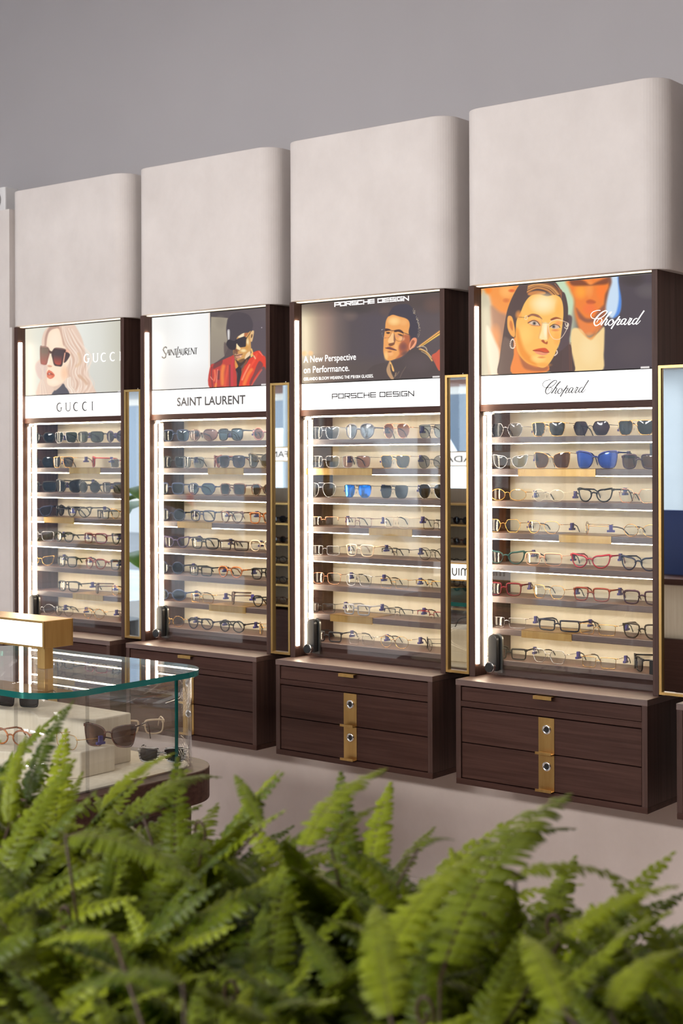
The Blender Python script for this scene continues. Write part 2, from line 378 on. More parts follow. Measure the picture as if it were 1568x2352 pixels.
# ------------------------------------------------------------------ wall-hung drawer units under the cabinets
DLAB = ['dark oak drawer unit under the blonde woman cabinet, partly behind the lit sign', 'dark oak drawer unit under the red coat cabinet, partly behind the glass showcase',
        'dark oak drawer unit under the dark jacket man cabinet, brass straps in full view', 'dark oak drawer unit under the earring woman cabinet, largest in view',
        'dark oak drawer unit cut off at the right edge']
YD = 4.10; ZD0, ZD1 = H - 1.0967, ZBASE
for i in range(5):
    X0 = -2.7651 + (i - 3) * .804; X1 = X0 + .707
    t = thing('drawer_unit', DLAB[i], 'drawers', (X0 + .3535, YD, ZD0), 0, 'wall-hung drawer units')
    off = Vector(t.location)
    def part(mb, name, mat, par=t, smooth=False, bevel=0):
        o = mb.build(name, mat, par, smooth, bevel=bevel)
        for v in o.data.vertices: v.co -= off
        return o
    S = .0195
    part(MB().box(X0 - .001, X1 + .001, YD - .001, WALL - .005, ZD1 - S, ZD1), 'top', M['woodtop'], bevel=.001)
    part(MB().box(X0, X1, YD, WALL - .005, ZD0, ZD0 + S), 'bottom', M['wood'], bevel=.001)
    for xa in (X0, X1 - S): part(MB().box(xa, xa + S, YD, WALL - .005, ZD0 + S, ZD1 - S), 'side_panel', M['woodv'], bevel=.001)
    zr1 = ZD1 - .0705; zr0 = zr1 - .0185
    part(MB().box(X0 + S, X1 - S, YD + .001, YD + .02, zr0, zr1), 'rail', M['wood'], bevel=.0008)
    part(MB().box(X0 + S, X1 - S, YD + .03, WALL - .006, ZD0 + S, ZD1 - S), 'carcass', M['gap'])
    XC = X0 + .345
    dz = [(zr1 + .0012, ZD1 - S - .0045)]
    zm = (ZD0 + S + zr0) / 2 - .001
    dz += [(zm + .0028, zr0 - .0045), (ZD0 + S + .003, zm - .0008)]
    for q, (a, b) in enumerate(dz):
        d = part(MB().box(X0 + S + .0025, X1 - S - .0025, YD + .0035, YD + .024, a, b), 'drawer', M['wood'], bevel=.001)
        if q == 0:
            h = MB().plate([(XC - .034, b - .0005), (XC + .034, b - .0005), (XC + .034, b + .0018), (XC - .034, b + .0018)], YD - .017, YD + .02)
            h.box(XC - .034, XC + .034, YD - .0185, YD - .0165, b - .009, b + .0018)
            part(h, 'handle', M['brass'], d)
        else:
            xs = XC + .004
            part(MB().box(xs - .029, xs + .029, YD + .0015, YD + .0036, a, b), 'brass_strap', M['brass'], d)
            h = MB().box(xs - .029, xs + .029, YD - .020, YD + .002, a - .0012, a + .001)
            h.box(xs - .029, xs + .029, YD - .0215, YD - .0195, a - .0012, a + .0075)
            part(h, 'handle', M['brass'], d)
            zc = b - .038
            lk = MB(); ring = [(xs + .002 + .0125 * math.cos(w), YD + .0005, zc + .0125 * math.sin(w)) for w in np.linspace(0, 2 * math.pi, 24, endpoint=False)]
            lk.tube(ring, .0038, 8, True); part(lk, 'lock_ring', M['chrome'], d, True)
            part(MB().plate([(xs + .002 + .0098 * math.cos(w), zc + .0098 * math.sin(w)) for w in np.linspace(0, 2 * math.pi, 20, endpoint=False)], YD + .0005, YD + .0014), 'lock_barrel', M['black'], d)
# ------------------------------------------------------------------ printed, back-lit posters
def poster_mat():
    m, n, l, b = new_mat('backlit_print')
    a = n.new('ShaderNodeAttribute'); a.attribute_name = 'print'
    b.inputs['Base Color'].default_value = (.02, .02, .02, 1); b.inputs['Roughness'].default_value = .5
    b.inputs['Specular IOR Level'].default_value = .1
    l.new(a.outputs['Color'], b.inputs['Emission Color']); b.inputs['Emission Strength'].default_value = 1.0
    return m
M['print'] = poster_mat(); M['print'].cycles.emission_sampling = 'NONE'
class Print:
    """a picture drawn with soft-edged shapes, stored as point colours of the poster sheet"""
    def __init__(s, c, nx, nz):
        X0, XI0, XI1, X1, t = CUB[c]; s.t = t; s.nx, s.nz = nx, nz
        xs = np.linspace(XI0 + .0015, XI1, nx); zs = np.linspace(H + .2845, ZB0 - .0065, nz)
        s.X, s.Z = np.meshgrid(xs, zs); s.u, s.v = proj_np(s.X, YP + .0, s.Z)
        s.C = np.zeros((nz, nx, 3)); s.o = (0, 0, 1)
    def crop(s, ox, oy, k): s.o = (ox, oy, k); s.x = (s.u - ox) / k; s.y = (s.v - oy) / k; return s
    def fill(s, col): s.C[:] = col
    def mix(s, a, col): s.C += (np.asarray(col, float) - s.C) * a[..., None]
    def poly(s, P, col, soft=6, op=1, smooth=True, grad=None):
        P = catmull(P, 5) if smooth else np.asarray(P, float)
        lo, hi = P.min(0) - 3 * soft, P.max(0) + 3 * soft
        m = (s.x > lo[0]) & (s.x < hi[0]) & (s.y > lo[1]) & (s.y < hi[1])
        x, y = s.x[m], s.y[m]; d2 = np.full(x.shape, 1e18); ins = np.zeros(x.shape, bool)
        for i in range(len(P)):
            a, b = P[i - 1], P[i]; e = b - a; wx, wy = x - a[0], y - a[1]
            q = np.clip((wx * e[0] + wy * e[1]) / (e @ e + 1e-9), 0, 1)
            d2 = np.minimum(d2, (wx - q * e[0]) ** 2 + (wy - q * e[1]) ** 2)
            c = (a[1] > y) != (b[1] > y)
            with np.errstate(divide='ignore', invalid='ignore'): ins ^= c & (x < (b[0] - a[0]) * (y - a[1]) / (b[1] - a[1] + 1e-12) + a[0])
        d = np.sqrt(d2) * np.where(ins, 1, -1); al = np.clip(d / (2 * soft) + .5, 0, 1); al = al * al * (3 - 2 * al) * op
        A = np.zeros(s.x.shape); A[m] = al
        if grad is not None:                          # (x0, y0, x1, y1, colour at the far end)
            gx, gy = grad[2] - grad[0], grad[3] - grad[1]
            q = np.clip(((s.x - grad[0]) * gx + (s.y - grad[1]) * gy) / (gx * gx + gy * gy), 0, 1)[..., None]
            K = np.asarray(col, float) * (1 - q) + np.asarray(grad[4], float) * q
            s.C += (K - s.C) * A[..., None]
        else: s.mix(A, col)
    def line(s, P, w, col, op=1, soft=None, n=8):
        P = catmull(P, n, False) if len(P) > 2 else np.asarray(P, float); soft = soft or max(2.5, w * .3); d2 = np.full(s.x.shape, 1e18)
        lo, hi = P.min(0) - w - 3 * soft, P.max(0) + w + 3 * soft
        m = (s.x > lo[0]) & (s.x < hi[0]) & (s.y > lo[1]) & (s.y < hi[1]); x, y = s.x[m], s.y[m]; d2 = np.full(x.shape, 1e18)
        for i in range(1, len(P)):
            a, b = P[i - 1], P[i]; e = b - a; wx, wy = x - a[0], y - a[1]; q = np.clip((wx * e[0] + wy * e[1]) / (e @ e + 1e-9), 0, 1)
            d2 = np.minimum(d2, (wx - q * e[0]) ** 2 + (wy - q * e[1]) ** 2)
        al = np.clip((w / 2 - np.sqrt(d2)) / (2 * soft) + .5, 0, 1); A = np.zeros(s.x.shape); A[m] = al * op; s.mix(A, col)
    def blob(s, cx, cy, rx, ry, col, op=1, p=1.0):
        d = ((s.x - cx) / rx) ** 2 + ((s.y - cy) / ry) ** 2; s.mix(np.clip(1 - d, 0, 1) ** p * op, col)
    def hgrad(s, stops):
        xs = [q[0] for q in stops]
        for k in range(3): s.C[..., k] = np.interp(s.x, xs, [q[1][k] for q in stops])
    def build(s, label):
        nx, nz = s.nx, s.nz; off = s.t.location
        co = np.stack([s.X - off.x, np.full(s.X.shape, YP - off.y), s.Z - off.z], -1).reshape(-1, 3)
        i = np.arange(nz - 1)[:, None] * nx + np.arange(nx - 1)[None, :]
        F = np.stack([i, i + 1, i + nx + 1, i + nx], -1).reshape(-1, 4)
        me = bpy.data.meshes.new('poster'); me.vertices.add(len(co)); me.vertices.foreach_set('co', co.ravel())
        me.loops.add(F.size); me.loops.foreach_set('vertex_index', F.ravel().astype(np.int32))
        me.polygons.add(len(F)); me.polygons.foreach_set('loop_start', np.arange(0, F.size, 4, dtype=np.int32)); me.polygons.foreach_set('loop_total', np.full(len(F), 4, np.int32))
        me.update(); me.validate()
        at = me.color_attributes.new('print', 'FLOAT_COLOR', 'POINT')
        L = lin(np.clip(s.C, 0, 255)).reshape(-1, 3); at.data.foreach_set('color', np.concatenate([L, np.ones((len(L), 1))], 1).ravel().astype(np.float32))
        me.materials.append(M['print']); o = bpy.data.objects.new('poster', me); COL.objects.link(o); o.parent = s.t; o['label'] = label
        s.obj = o; return o
rnd = random.Random(3)

# ---- 1: blonde woman in large dark sunglasses
p = Print(1, 270, 170).crop(40, 720, .15944)
p.hgrad([(90, (243, 236, 216)), (250, (232, 229, 214)), (420, (224, 224, 212)), (900, (231, 232, 224)), (1200, (220, 219, 210)), (1460, (203, 200, 186))])
p.blob(900, 1000, 700, 500, (205, 203, 194), .5)
p.poly([(500, 170), (400, 240), (355, 360), (345, 520), (330, 640), (268, 720), (262, 800), (300, 900), (330, 960), (290, 1060), (300, 1200), (700, 1200), (1110, 1190), (1090, 1040), (1030, 900), (1000, 720), (970, 520), (930, 360), (860, 220), (800, 150), (640, 130)], (232, 203, 184), 14)
p.poly([(300, 700), (260, 780), (290, 900), (350, 950), (400, 900), (400, 740)], (222, 196, 186), 18)
for k in range(26):
    a = k / 25; x0 = 640 + 260 * a + rnd.uniform(-20, 20); x1 = 760 + 270 * a + rnd.uniform(-25, 25)
    c = rnd.choice([(250, 230, 214), (240, 214, 196), (214, 178, 156), (206, 168, 146), (252, 240, 228)])
    w = rnd.uniform(10, 26); p.line([(600 + 180 * a, 190 + 40 * a), (x0, 420), (x1 + rnd.uniform(-20, 20), 640), (x1 - 30 + rnd.uniform(-40, 40), 860), (x1 + 30 + rnd.uniform(-30, 60), 1010), (x1 - 40 + rnd.uniform(-30, 60), 1180)], w, c, .55)
p.line([(880, 580), (900, 700), (850, 760)], 40, (222, 184, 148), .6); p.line([(890, 900), (960, 960), (1000, 1010)], 44, (205, 160, 128), .6)
p.poly([(590, 130), (600, 300), (560, 230), (480, 240), (430, 340), (415, 470), (390, 480), (400, 330), (450, 210), (520, 160)], (178, 138, 124), 12, .8)
p.poly([(600, 170), (640, 300), (680, 440), (650, 460), (600, 300), (570, 200)], (200, 160, 140), 14, .7)
p.poly([(470, 260), (585, 215), (630, 330), (670, 480), (760, 560), (745, 700), (700, 800), (715, 900), (690, 960), (600, 1025), (520, 1050), (450, 1030), (425, 980), (432, 900), (424, 840), (440, 770), (425, 730), (430, 600), (420, 480), (435, 350)], (252, 226, 200), 10)
p.blob(540, 380, 110, 170, (255, 236, 214), .7); p.blob(700, 560, 60, 60, (236, 150, 120), .7); p.blob(680, 860, 70, 130, (246, 190, 150), .6)
p.poly([(430, 740), (470, 745), (500, 760), (480, 775), (445, 770)], (216, 150, 122), 8, .8); p.blob(440, 690, 30, 70, (255, 240, 224), .8)
p.poly([(655, 1010), (700, 1060), (760, 1160), (770, 1200), (505, 1200), (530, 1110), (600, 1060)], (86, 84, 96), 8)
p.poly([(520, 1060), (600, 1040), (650, 1010), (600, 1070), (540, 1110)], (226, 196, 176), 8)
for k in range(7): p.line([(700 + 12 * k, 930 + rnd.uniform(-20, 20)), (690 + 15 * k, 1040), (740 + 14 * k, 1100), (760 + 18 * k, 1190)], 14, rnd.choice([(250, 236, 222), (230, 205, 186), (240, 220, 204)]), .8)
for k in range(6): p.line([(330 + 12 * k, 760), (390 - 8 * k, 900), (340 + 10 * k, 1000), (330 + 22 * k, 1180)], 14, rnd.choice([(240, 224, 208), (222, 196, 180), (214, 190, 178)]), .5)
p.poly([(325, 482), (360, 470), (420, 476), (455, 505), (468, 560), (445, 650), (420, 735), (360, 735), (330, 700)], (120, 92, 84), 5, grad=(390, 480, 380, 740, (158, 92, 82)))
p.poly([(345, 495), (420, 495), (445, 540), (405, 715), (350, 712)], (126, 104, 92), 8, grad=(390, 560, 380, 720, (176, 94, 84)))
p.poly([(455, 530), (500, 545), (535, 500), (545, 560), (500, 575), (470, 575)], (84, 58, 56), 6)
p.poly([(530, 502), (600, 495), (690, 515), (692, 560), (664, 660), (640, 756), (590, 762), (530, 745), (505, 660), (490, 575)], (72, 52, 56), 5)
p.poly([(545, 530), (660, 540), (640, 650), (620, 735), (545, 725), (520, 640)], (76, 60, 66), 8, grad=(600, 600, 585, 740, (190, 74, 62)))
p.poly([(690, 560), (755, 585), (740, 640), (690, 705), (665, 690)], (76, 58, 64), 5)
p.line([(684, 572), (664, 690)], 16, (236, 176, 150)); p.line([(332, 478), (440, 485)], 8, (196, 150, 134)); p.line([(540, 500), (690, 520)], 8, (150, 108, 100))
p.poly([(425, 850), (450, 815), (475, 825), (500, 840), (537, 888), (515, 925), (470, 942), (432, 920), (424, 885)], (222, 112, 84), 6)
p.poly([(435, 860), (470, 855), (525, 886), (480, 880), (440, 885)], (150, 62, 54), 6); p.blob(460, 868, 18, 12, (252, 224, 214), .9); p.blob(470, 915, 34, 14, (244, 168, 138), .7)
p.blob(520, 990, 90, 50, (255, 240, 220), .5)
P1 = p; P1.build('back-lit print of a blonde woman in large dark sunglasses')

# ---- 2: white half, man in a red coat
p = Print(2, 300, 185).crop(470, 700, .09566)
p.hgrad([(-1340, (250, 250, 247)), (-900, (240, 239, 236)), (-400, (249, 249, 248)), (128, (243, 242, 240)), (129, (76, 68, 72)), (1460, (96, 84, 88))])
w_ = np.clip((130 - p.x) / 6, 0, 1); p.mix(w_ * np.clip((p.y - 1300) / 900, 0, .5), (226, 221, 218)); p.mix(np.clip(1 - abs(p.x - 108) / 20, 0, 1) * .8, (252, 226, 206))
p.poly([(150, 290), (350, 300), (560, 320), (530, 500), (540, 800), (560, 1040), (470, 1240), (300, 1360), (140, 1460), (132, 900)], (160, 149, 131), 8, smooth=False, grad=(300, 500, 300, 1400, (146, 134, 122)))
p.blob(380, 420, 160, 200, (138, 128, 114), .5); p.poly([(470, 900), (560, 1000), (700, 1200), (560, 1240), (470, 1200)], (92, 76, 76), 16, .8)
p.poly([(1100, 500), (1460, 440), (1460, 1250), (1130, 1100)], (92, 80, 86), 40)
p.poly([(560, 330), (680, 210), (860, 180), (1060, 250), (1150, 420), (1150, 560), (1090, 680), (900, 700), (800, 780), (740, 880), (620, 900), (545, 800), (515, 600), (530, 440)], (74, 65, 72), 14)
p.poly([(545, 610), (600, 610), (600, 800), (570, 880), (550, 780)], (190, 184, 182), 8); p.poly([(560, 640), (575, 640), (575, 800), (565, 830)], (236, 234, 234), 6)
p.poly([(770, 800), (860, 720), (940, 680), (1040, 672), (1110, 640), (1105, 900), (1110, 1060), (1080, 1200), (970, 1310), (860, 1390), (760, 1350), (700, 1230), (680, 1100), (740, 1000)], (214, 158, 92), 8)
p.poly([(690, 1090), (760, 1070), (800, 1190), (780, 1300), (730, 1280), (690, 1190)], (120, 82, 66), 16, .9)
p.poly([(800, 770), (910, 690), (960, 690), (930, 760), (850, 790)], (246, 226, 188), 12); p.poly([(950, 690), (1040, 675), (1010, 740), (960, 780)], (184, 110, 66), 8)
p.poly([(760, 930), (800, 960), (840, 1020), (860, 1060), (800, 1110), (770, 1060)], (250, 226, 176), 8); p.blob(930, 1100, 90, 50, (252, 232, 176), .9); p.blob(1030, 900, 40, 120, (246, 226, 176), .9)
p.blob(1010, 1010, 60, 100, (214, 150, 68), .7); p.poly([(960, 1290), (1000, 1180), (1080, 1120), (1090, 1210), (1000, 1300)], (250, 226, 190), 12, .8)
p.poly([(820, 1330), (930, 1290), (960, 1320), (880, 1395), (800, 1370)], (96, 66, 46), 14, .8)
p.poly([(1110, 660), (1150, 618), (1182, 640), (1165, 760), (1135, 880), (1100, 870), (1095, 760)], (228, 186, 132), 6); p.poly([(1120, 720), (1145, 710), (1140, 770), (1110, 800)], (96, 60, 40), 6)
p.poly([(515, 930), (580, 835), (700, 870), (760, 830), (880, 780), (960, 760), (1010, 780), (1110, 630), (1070, 720), (1000, 830), (988, 990), (930, 1015), (850, 1020), (790, 960), (765, 930), (745, 1060), (690, 1082), (620, 1075), (560, 1030)], (50, 43, 52), 5)
p.poly([(720, 1090), (760, 1060), (830, 1090), (780, 1130)], (120, 70, 48), 8, .7)
p.poly([(735, 1225), (790, 1175), (830, 1185), (905, 1180), (880, 1230), (850, 1280), (790, 1290), (745, 1265)], (206, 146, 116), 6); p.line([(735, 1225), (800, 1215), (905, 1185)], 14, (70, 40, 36)); p.blob(860, 1240, 30, 20, (250, 220, 200), .8); p.blob(735, 1190, 22, 22, (220, 190, 150), .8)
p.poly([(740, 1310), (860, 1395), (970, 1310), (1080, 1230), (1050, 1320), (900, 1440), (840, 1500), (790, 1480)], (68, 50, 42), 8)
p.poly([(1105, 1060), (1135, 1060), (1170, 1200), (1110, 1260), (1100, 1180), (1125, 1150)], (242, 190, 110), 6)
p.poly([(132, 1480), (260, 1410), (420, 1330), (620, 1240), (700, 1225), (735, 1480), (780, 1800), (790, 2010), (130, 2010)], (196, 66, 58), 8)
p.poly([(230, 1420), (420, 1330), (400, 1440), (300, 1500), (200, 1540)], (110, 60, 62), 14, .85)
p.poly([(1160, 1150), (1310, 1100), (1390, 1200), (1460, 1280), (1460, 1560), (1380, 1640), (1250, 1760), (1090, 1970), (810, 1990), (850, 1750), (880, 1560), (1000, 1420), (1080, 1290), (1170, 1240)], (226, 66, 46), 8)
p.poly([(1320, 1350), (1400, 1450), (1300, 1600), (1180, 1780), (1100, 1950), (1080, 1850), (1180, 1640), (1250, 1450)], (116, 66, 72), 14, .85); p.poly([(1380, 1500), (1460, 1560), (1460, 1990), (1120, 1990), (1250, 1760)], (104, 84, 88), 14)
p.line([(1370, 1560), (1250, 1740), (1110, 1960)], 26, (200, 96, 88))
for P_, w, c_ in (([(450, 1480), (420, 1650), (430, 1900)], 90, (240, 136, 66)), ([(240, 1580), (250, 1720), (225, 1820)], 44, (238, 122, 86)), ([(310, 1560), (300, 1700), (260, 1990)], 28, (240, 140, 120)),
                  ([(560, 1480), (520, 1700), (480, 1980)], 60, (226, 84, 62)), ([(340, 1600), (330, 1780)], 50, (112, 56, 60)), ([(600, 1460), (600, 1980)], 40, (132, 58, 66)), ([(690, 1300), (650, 1500), (660, 1980)], 44, (206, 62, 76)), ([(170, 1500), (160, 1700), (190, 1990)], 26, (130, 56, 62)),
                  ([(1120, 1560), (1040, 1680), (950, 1900)], 80, (246, 132, 62)), ([(1080, 1440), (980, 1620), (900, 1800)], 40, (250, 150, 110)), ([(1250, 1180), (1200, 1320), (1100, 1480)], 50, (240, 84, 56)), ([(1180, 1230), (1215, 1290)], 26, (252, 206, 160)), ([(1300, 1120), (1390, 1220)], 14, (250, 150, 136)), ([(140, 1730), (185, 1800)], 16, (250, 176, 150)), ([(270, 1900), (255, 1990)], 50, (240, 140, 70)), ([(1010, 1330), (930, 1500), (860, 1700)], 34, (150, 84, 50))):
    p.line(P_, w, c_, .9, soft=max(5, w * .3))
p.poly([(730, 1320), (770, 1400), (800, 1480), (745, 1530), (725, 1430)], (222, 150, 74), 6)
p.poly([(740, 1570), (770, 1520), (830, 1490), (880, 1540), (870, 1700), (830, 1880), (800, 2000), (775, 1980), (770, 1800), (790, 1650)], (48, 43, 50), 6)
p.blob(1366, 550, 14, 14, (236, 226, 230), 1)
P2 = p; P2.build('back-lit print, white left half, man in a glossy red coat and dark sunglasses')

# ---- 3: man in thin glasses and a dark jacket
p = Print(3, 350, 205).crop(680, 670, .12755)
p.hgrad([(110, (232, 218, 186)), (230, (208, 190, 158)), (400, (170, 146, 126)), (560, (150, 124, 112)), (750, (112, 96, 92)), (1000, (84, 74, 78)), (1400, (84, 74, 82)), (2600, (92, 80, 82))])  # paler left end: the strip light's glow painted into the print
p.mix(np.clip(1 - (p.y - 150) / 320, 0, .72), (80, 66, 62)); p.mix(np.clip((p.y - 1100) / 500, 0, .5), (92, 78, 70))
p.blob(980, 430, 150, 120, (124, 104, 96), .6); p.blob(150, 1110, 60, 60, (250, 194, 128), .9); p.blob(260, 1110, 60, 60, (246, 190, 126), .8); p.blob(1050, 300, 400, 120, (62, 56, 56), .6)
p.crop(860, 670, .10204)
p.blob(1330, 300, 280, 220, (104, 80, 74), .8); p.blob(240, 440, 160, 140, (104, 82, 76), .6)
p.poly([(330, 560), (350, 440), (440, 330), (600, 280), (760, 290), (880, 400), (960, 540), (1000, 700), (990, 860), (950, 1000), (940, 1200), (760, 1200), (740, 700), (600, 560)], (66, 60, 72), 14)
p.poly([(340, 545), (420, 520), (560, 560), (700, 600), (770, 660), (790, 760), (765, 900), (780, 1000), (790, 1200), (760, 1330), (640, 1440), (480, 1510), (340, 1555), (260, 1530), (215, 1440), (195, 1340), (200, 1180), (205, 1050), (235, 850), (250, 680), (290, 580)], (238, 164, 92), 8)
p.poly([(640, 980), (790, 990), (790, 1200), (760, 1330), (640, 1440), (480, 1510), (560, 1400), (540, 1250), (600, 1120)], (176, 92, 62), 30, .85); p.blob(650, 1240, 110, 120, (120, 72, 70), .8); p.blob(700, 1400, 120, 90, (92, 72, 74), .8)
p.blob(440, 660, 170, 120, (252, 212, 142), .9); p.blob(650, 690, 110, 90, (246, 186, 118), .6); p.blob(260, 1440, 60, 130, (252, 206, 132), .8); p.blob(360, 1400, 80, 60, (252, 184, 124), .8); p.blob(480, 1240, 60, 120, (252, 190, 124), .7)
p.blob(610, 1060, 90, 60, (252, 196, 150), .7); p.blob(270, 1020, 60, 50, (244, 160, 96), .7)
p.poly([(400, 930), (440, 960), (460, 1100), (420, 1160), (330, 1150), (300, 1110), (340, 1020)], (250, 196, 136), 10); p.poly([(440, 940), (470, 1080), (450, 1150), (430, 1100), (430, 1000)], (120, 70, 56), 10, .8)
p.poly([(320, 1170), (400, 1150), (450, 1140), (440, 1190), (370, 1225), (320, 1210)], (120, 72, 50), 10, .9)
p.poly([(230, 830), (320, 835), (370, 870), (300, 880), (240, 890)], (84, 52, 48), 8); p.poly([(440, 870), (560, 850), (640, 900), (640, 940), (540, 900), (460, 910)], (80, 50, 48), 8)
p.poly([(255, 920), (320, 905), (350, 930), (300, 950)], (70, 46, 44), 6); p.poly([(520, 950), (600, 960), (640, 1000), (570, 990)], (84, 56, 46), 8); p.blob(520, 1000, 60, 40, (226, 150, 120), .8)
p.line([(235, 860), (370, 870), (410, 880), (450, 875), (640, 920), (780, 970)], 12, (56, 40, 44)); p.line([(380, 880), (350, 1000), (300, 1040), (215, 1040)], 6, (130, 80, 60)); p.line([(440, 880), (445, 1010), (500, 1100), (610, 1105), (640, 1000), (645, 930)], 7, (110, 70, 60))
p.line([(215, 1040), (180, 1010), (165, 860), (235, 850)], 5, (150, 140, 140)); p.blob(165, 855, 12, 12, (236, 230, 226))
p.poly([(245, 1265), (330, 1240), (380, 1255), (495, 1310), (470, 1325), (340, 1300), (260, 1280)], (128, 72, 70), 7); p.line([(240, 1262), (340, 1285), (490, 1318)], 9, (58, 36, 38)); p.blob(340, 1350, 60, 26, (150, 80, 54), .7)
p.poly([(770, 1230), (790, 1150), (850, 1050), (920, 1035), (952, 1080), (935, 1180), (880, 1260), (800, 1320)], (236, 150, 112), 7); p.poly([(830, 1120), (880, 1090), (900, 1140), (840, 1230), (800, 1270)], (140, 76, 56), 10, .8); p.line([(800, 1300), (860, 1230), (920, 1140)], 14, (250, 196, 150), .8)
for k in range(60):
    a = rnd.random(); x = 860 + 140 * math.sin(a * 2.2) + rnd.uniform(-22, 22); y = 370 + 640 * a
    p.line([(x, y), (x + rnd.uniform(-10, 10), y + rnd.uniform(14, 34))], 5, rnd.choice([(226, 200, 150), (200, 176, 140), (240, 226, 200)]), .8)
p.line([(1010, 1230), (1470, 890)], 40, (244, 176, 96)); p.line([(1060, 1215), (1480, 940)], 34, (252, 206, 96)); p.line([(1040, 1225), (1475, 915)], 12, (112, 64, 30))
p.poly([(1280, 1450), (1380, 1370), (1480, 1320), (1480, 1760), (1430, 1760), (1360, 1620)], (206, 92, 68), 8)
p.poly([(-300, 2100), (-200, 1850), (-60, 1680), (150, 1610), (290, 1585), (420, 1560), (640, 1480), (760, 1350), (900, 1260), (1100, 1330), (1280, 1500), (1430, 1760), (1480, 1800), (1480, 2100)], (82, 70, 70), 10); p.blob(1000, 1600, 400, 260, (96, 82, 84), .6)
p.poly([(345, 1550), (300, 1640), (268, 1740), (280, 1830), (330, 1920), (400, 1990), (430, 1950), (380, 1840), (345, 1700)], (190, 150, 112), 8); p.poly([(350, 1560), (420, 1700), (440, 1790), (400, 1780), (350, 1680)], (248, 190, 112), 8)
p.line([(360, 1640), (390, 1780), (450, 1880)], 20, (62, 50, 48)); p.line([(430, 1940), (500, 1870), (550, 1800)], 16, (140, 118, 98), .8); p.line([(570, 1930), (620, 1820), (700, 1690)], 16, (124, 104, 92), .7); p.line([(480, 1830), (460, 1890)], 22, (200, 160, 120), .7)
p.line([(960, 1250), (1060, 1225), (1150, 1260), (1180, 1330)], 16, (206, 186, 156)); p.line([(1010, 1290), (1120, 1330), (1210, 1420), (1290, 1550)], 34, (206, 150, 76)); p.line([(1030, 1280), (1180, 1360), (1280, 1480)], 10, (250, 222, 170)); p.line([(1050, 1340), (1180, 1420), (1300, 1560)], 8, (240, 206, 150))
P3 = p; P3.build('back-lit print of a man in thin glasses and a dark jacket')

# ---- 4: woman with rimless glasses and drop earrings
p = Print(4, 410, 225).crop(1095, 615, .15944)
p.fill((84, 74, 80))
p.hgrad([(60, (212, 200, 172)), (160, (226, 200, 170)), (300, (240, 150, 90)), (560, (246, 160, 90)), (1100, (190, 214, 180)), (1330, (206, 214, 180)), (1500, (84, 74, 80)), (2600, (70, 62, 66))])
p.poly([(60, 270), (300, 230), (620, 200), (520, 420), (470, 600), (330, 640), (230, 580), (180, 400), (60, 380)], (244, 150, 66), 40); p.blob(430, 340, 130, 120, (252, 182, 100), .9); p.blob(500, 330, 60, 30, (226, 92, 40), .9); p.blob(420, 470, 60, 40, (214, 110, 50), .8); p.blob(150, 320, 80, 60, (250, 128, 20), .8)
p.poly([(60, 390), (150, 420), (210, 620), (180, 900), (150, 1150), (160, 1560), (60, 1560)], (206, 196, 168), 40)
p.poly([(200, 560), (330, 640), (430, 700), (400, 900), (330, 1150), (240, 900)], (184, 134, 104), 40); p.blob(270, 1000, 100, 220, (246, 160, 96), .9)
p.poly([(140, 850), (190, 900), (260, 1050), (330, 1250), (300, 1560), (200, 1560), (140, 1100)], (252, 232, 204), 30)
p.poly([(1130, 200), (1340, 160), (1380, 300), (1400, 480), (1350, 680), (1300, 740), (1290, 500)], (196, 218, 184), 30)
p.crop(1240, 615, .16582)
p.poly([(400, 150), (980, 90), (1000, 200), (960, 330), (920, 480), (900, 640), (860, 760), (700, 920), (560, 860), (480, 640), (470, 450), (410, 300)], (240, 128, 46), 36)
p.blob(560, 330, 110, 130, (254, 164, 50), .9); p.blob(850, 330, 90, 160, (252, 122, 34), .9); p.blob(680, 290, 70, 150, (250, 160, 76), .7); p.poly([(410, 170), (520, 150), (620, 190), (700, 240), (800, 190), (960, 130), (930, 220), (760, 240), (560, 250), (440, 240)], (120, 60, 34), 24, .9); p.poly([(930, 110), (1000, 130), (1000, 220), (940, 420), (890, 560), (900, 380), (950, 260)], (128, 76, 56), 24)
p.poly([(640, 460), (700, 440), (770, 470), (740, 500), (660, 500)], (190, 84, 40), 18, .9); p.poly([(500, 560), (570, 640), (640, 700), (740, 690), (800, 600), (890, 520), (880, 680), (780, 740), (640, 760), (540, 700)], (140, 84, 66), 26, .9); p.blob(690, 570, 120, 100, (246, 110, 60), .7)
p.poly([(540, 720), (680, 790), (860, 730), (840, 860), (680, 940), (560, 880)], (232, 132, 70), 24, .8)
p.poly([(980, 80), (1090, 70), (1110, 300), (1120, 520), (1090, 640), (1000, 700), (930, 640), (910, 540), (950, 330), (990, 200)], (200, 220, 240), 26); p.poly([(1070, 70), (1110, 80), (1130, 480), (1100, 640), (1010, 700), (1060, 600), (1090, 400)], (70, 130, 220), 20, .9)
p.poly([(1110, 60), (1540, 30), (1540, 1400), (850, 1430), (890, 900), (890, 800), (1000, 720), (1100, 640), (1130, 460)], (76, 66, 74), 16); p.blob(1500, 320, 220, 130, (104, 96, 96), .6); p.blob(1280, 160, 200, 120, (60, 50, 50), .7); p.blob(1300, 1150, 300, 260, (88, 76, 80), .5)
p.poly([(440, 860), (560, 850), (680, 980), (800, 900), (885, 820), (890, 960), (880, 1200), (850, 1430), (470, 1450), (430, 1100)], (246, 212, 150), 16); p.blob(680, 1130, 160, 250, (250, 222, 166), .8); p.poly([(530, 840), (680, 970), (800, 860), (700, 1000)], (240, 150, 70), 20, .8)
p.poly([(330, 700), (440, 680), (420, 900), (410, 1050), (470, 1450), (150, 1450), (250, 1100)], (92, 74, 78), 16)
p.crop(1095, 615, .15944)
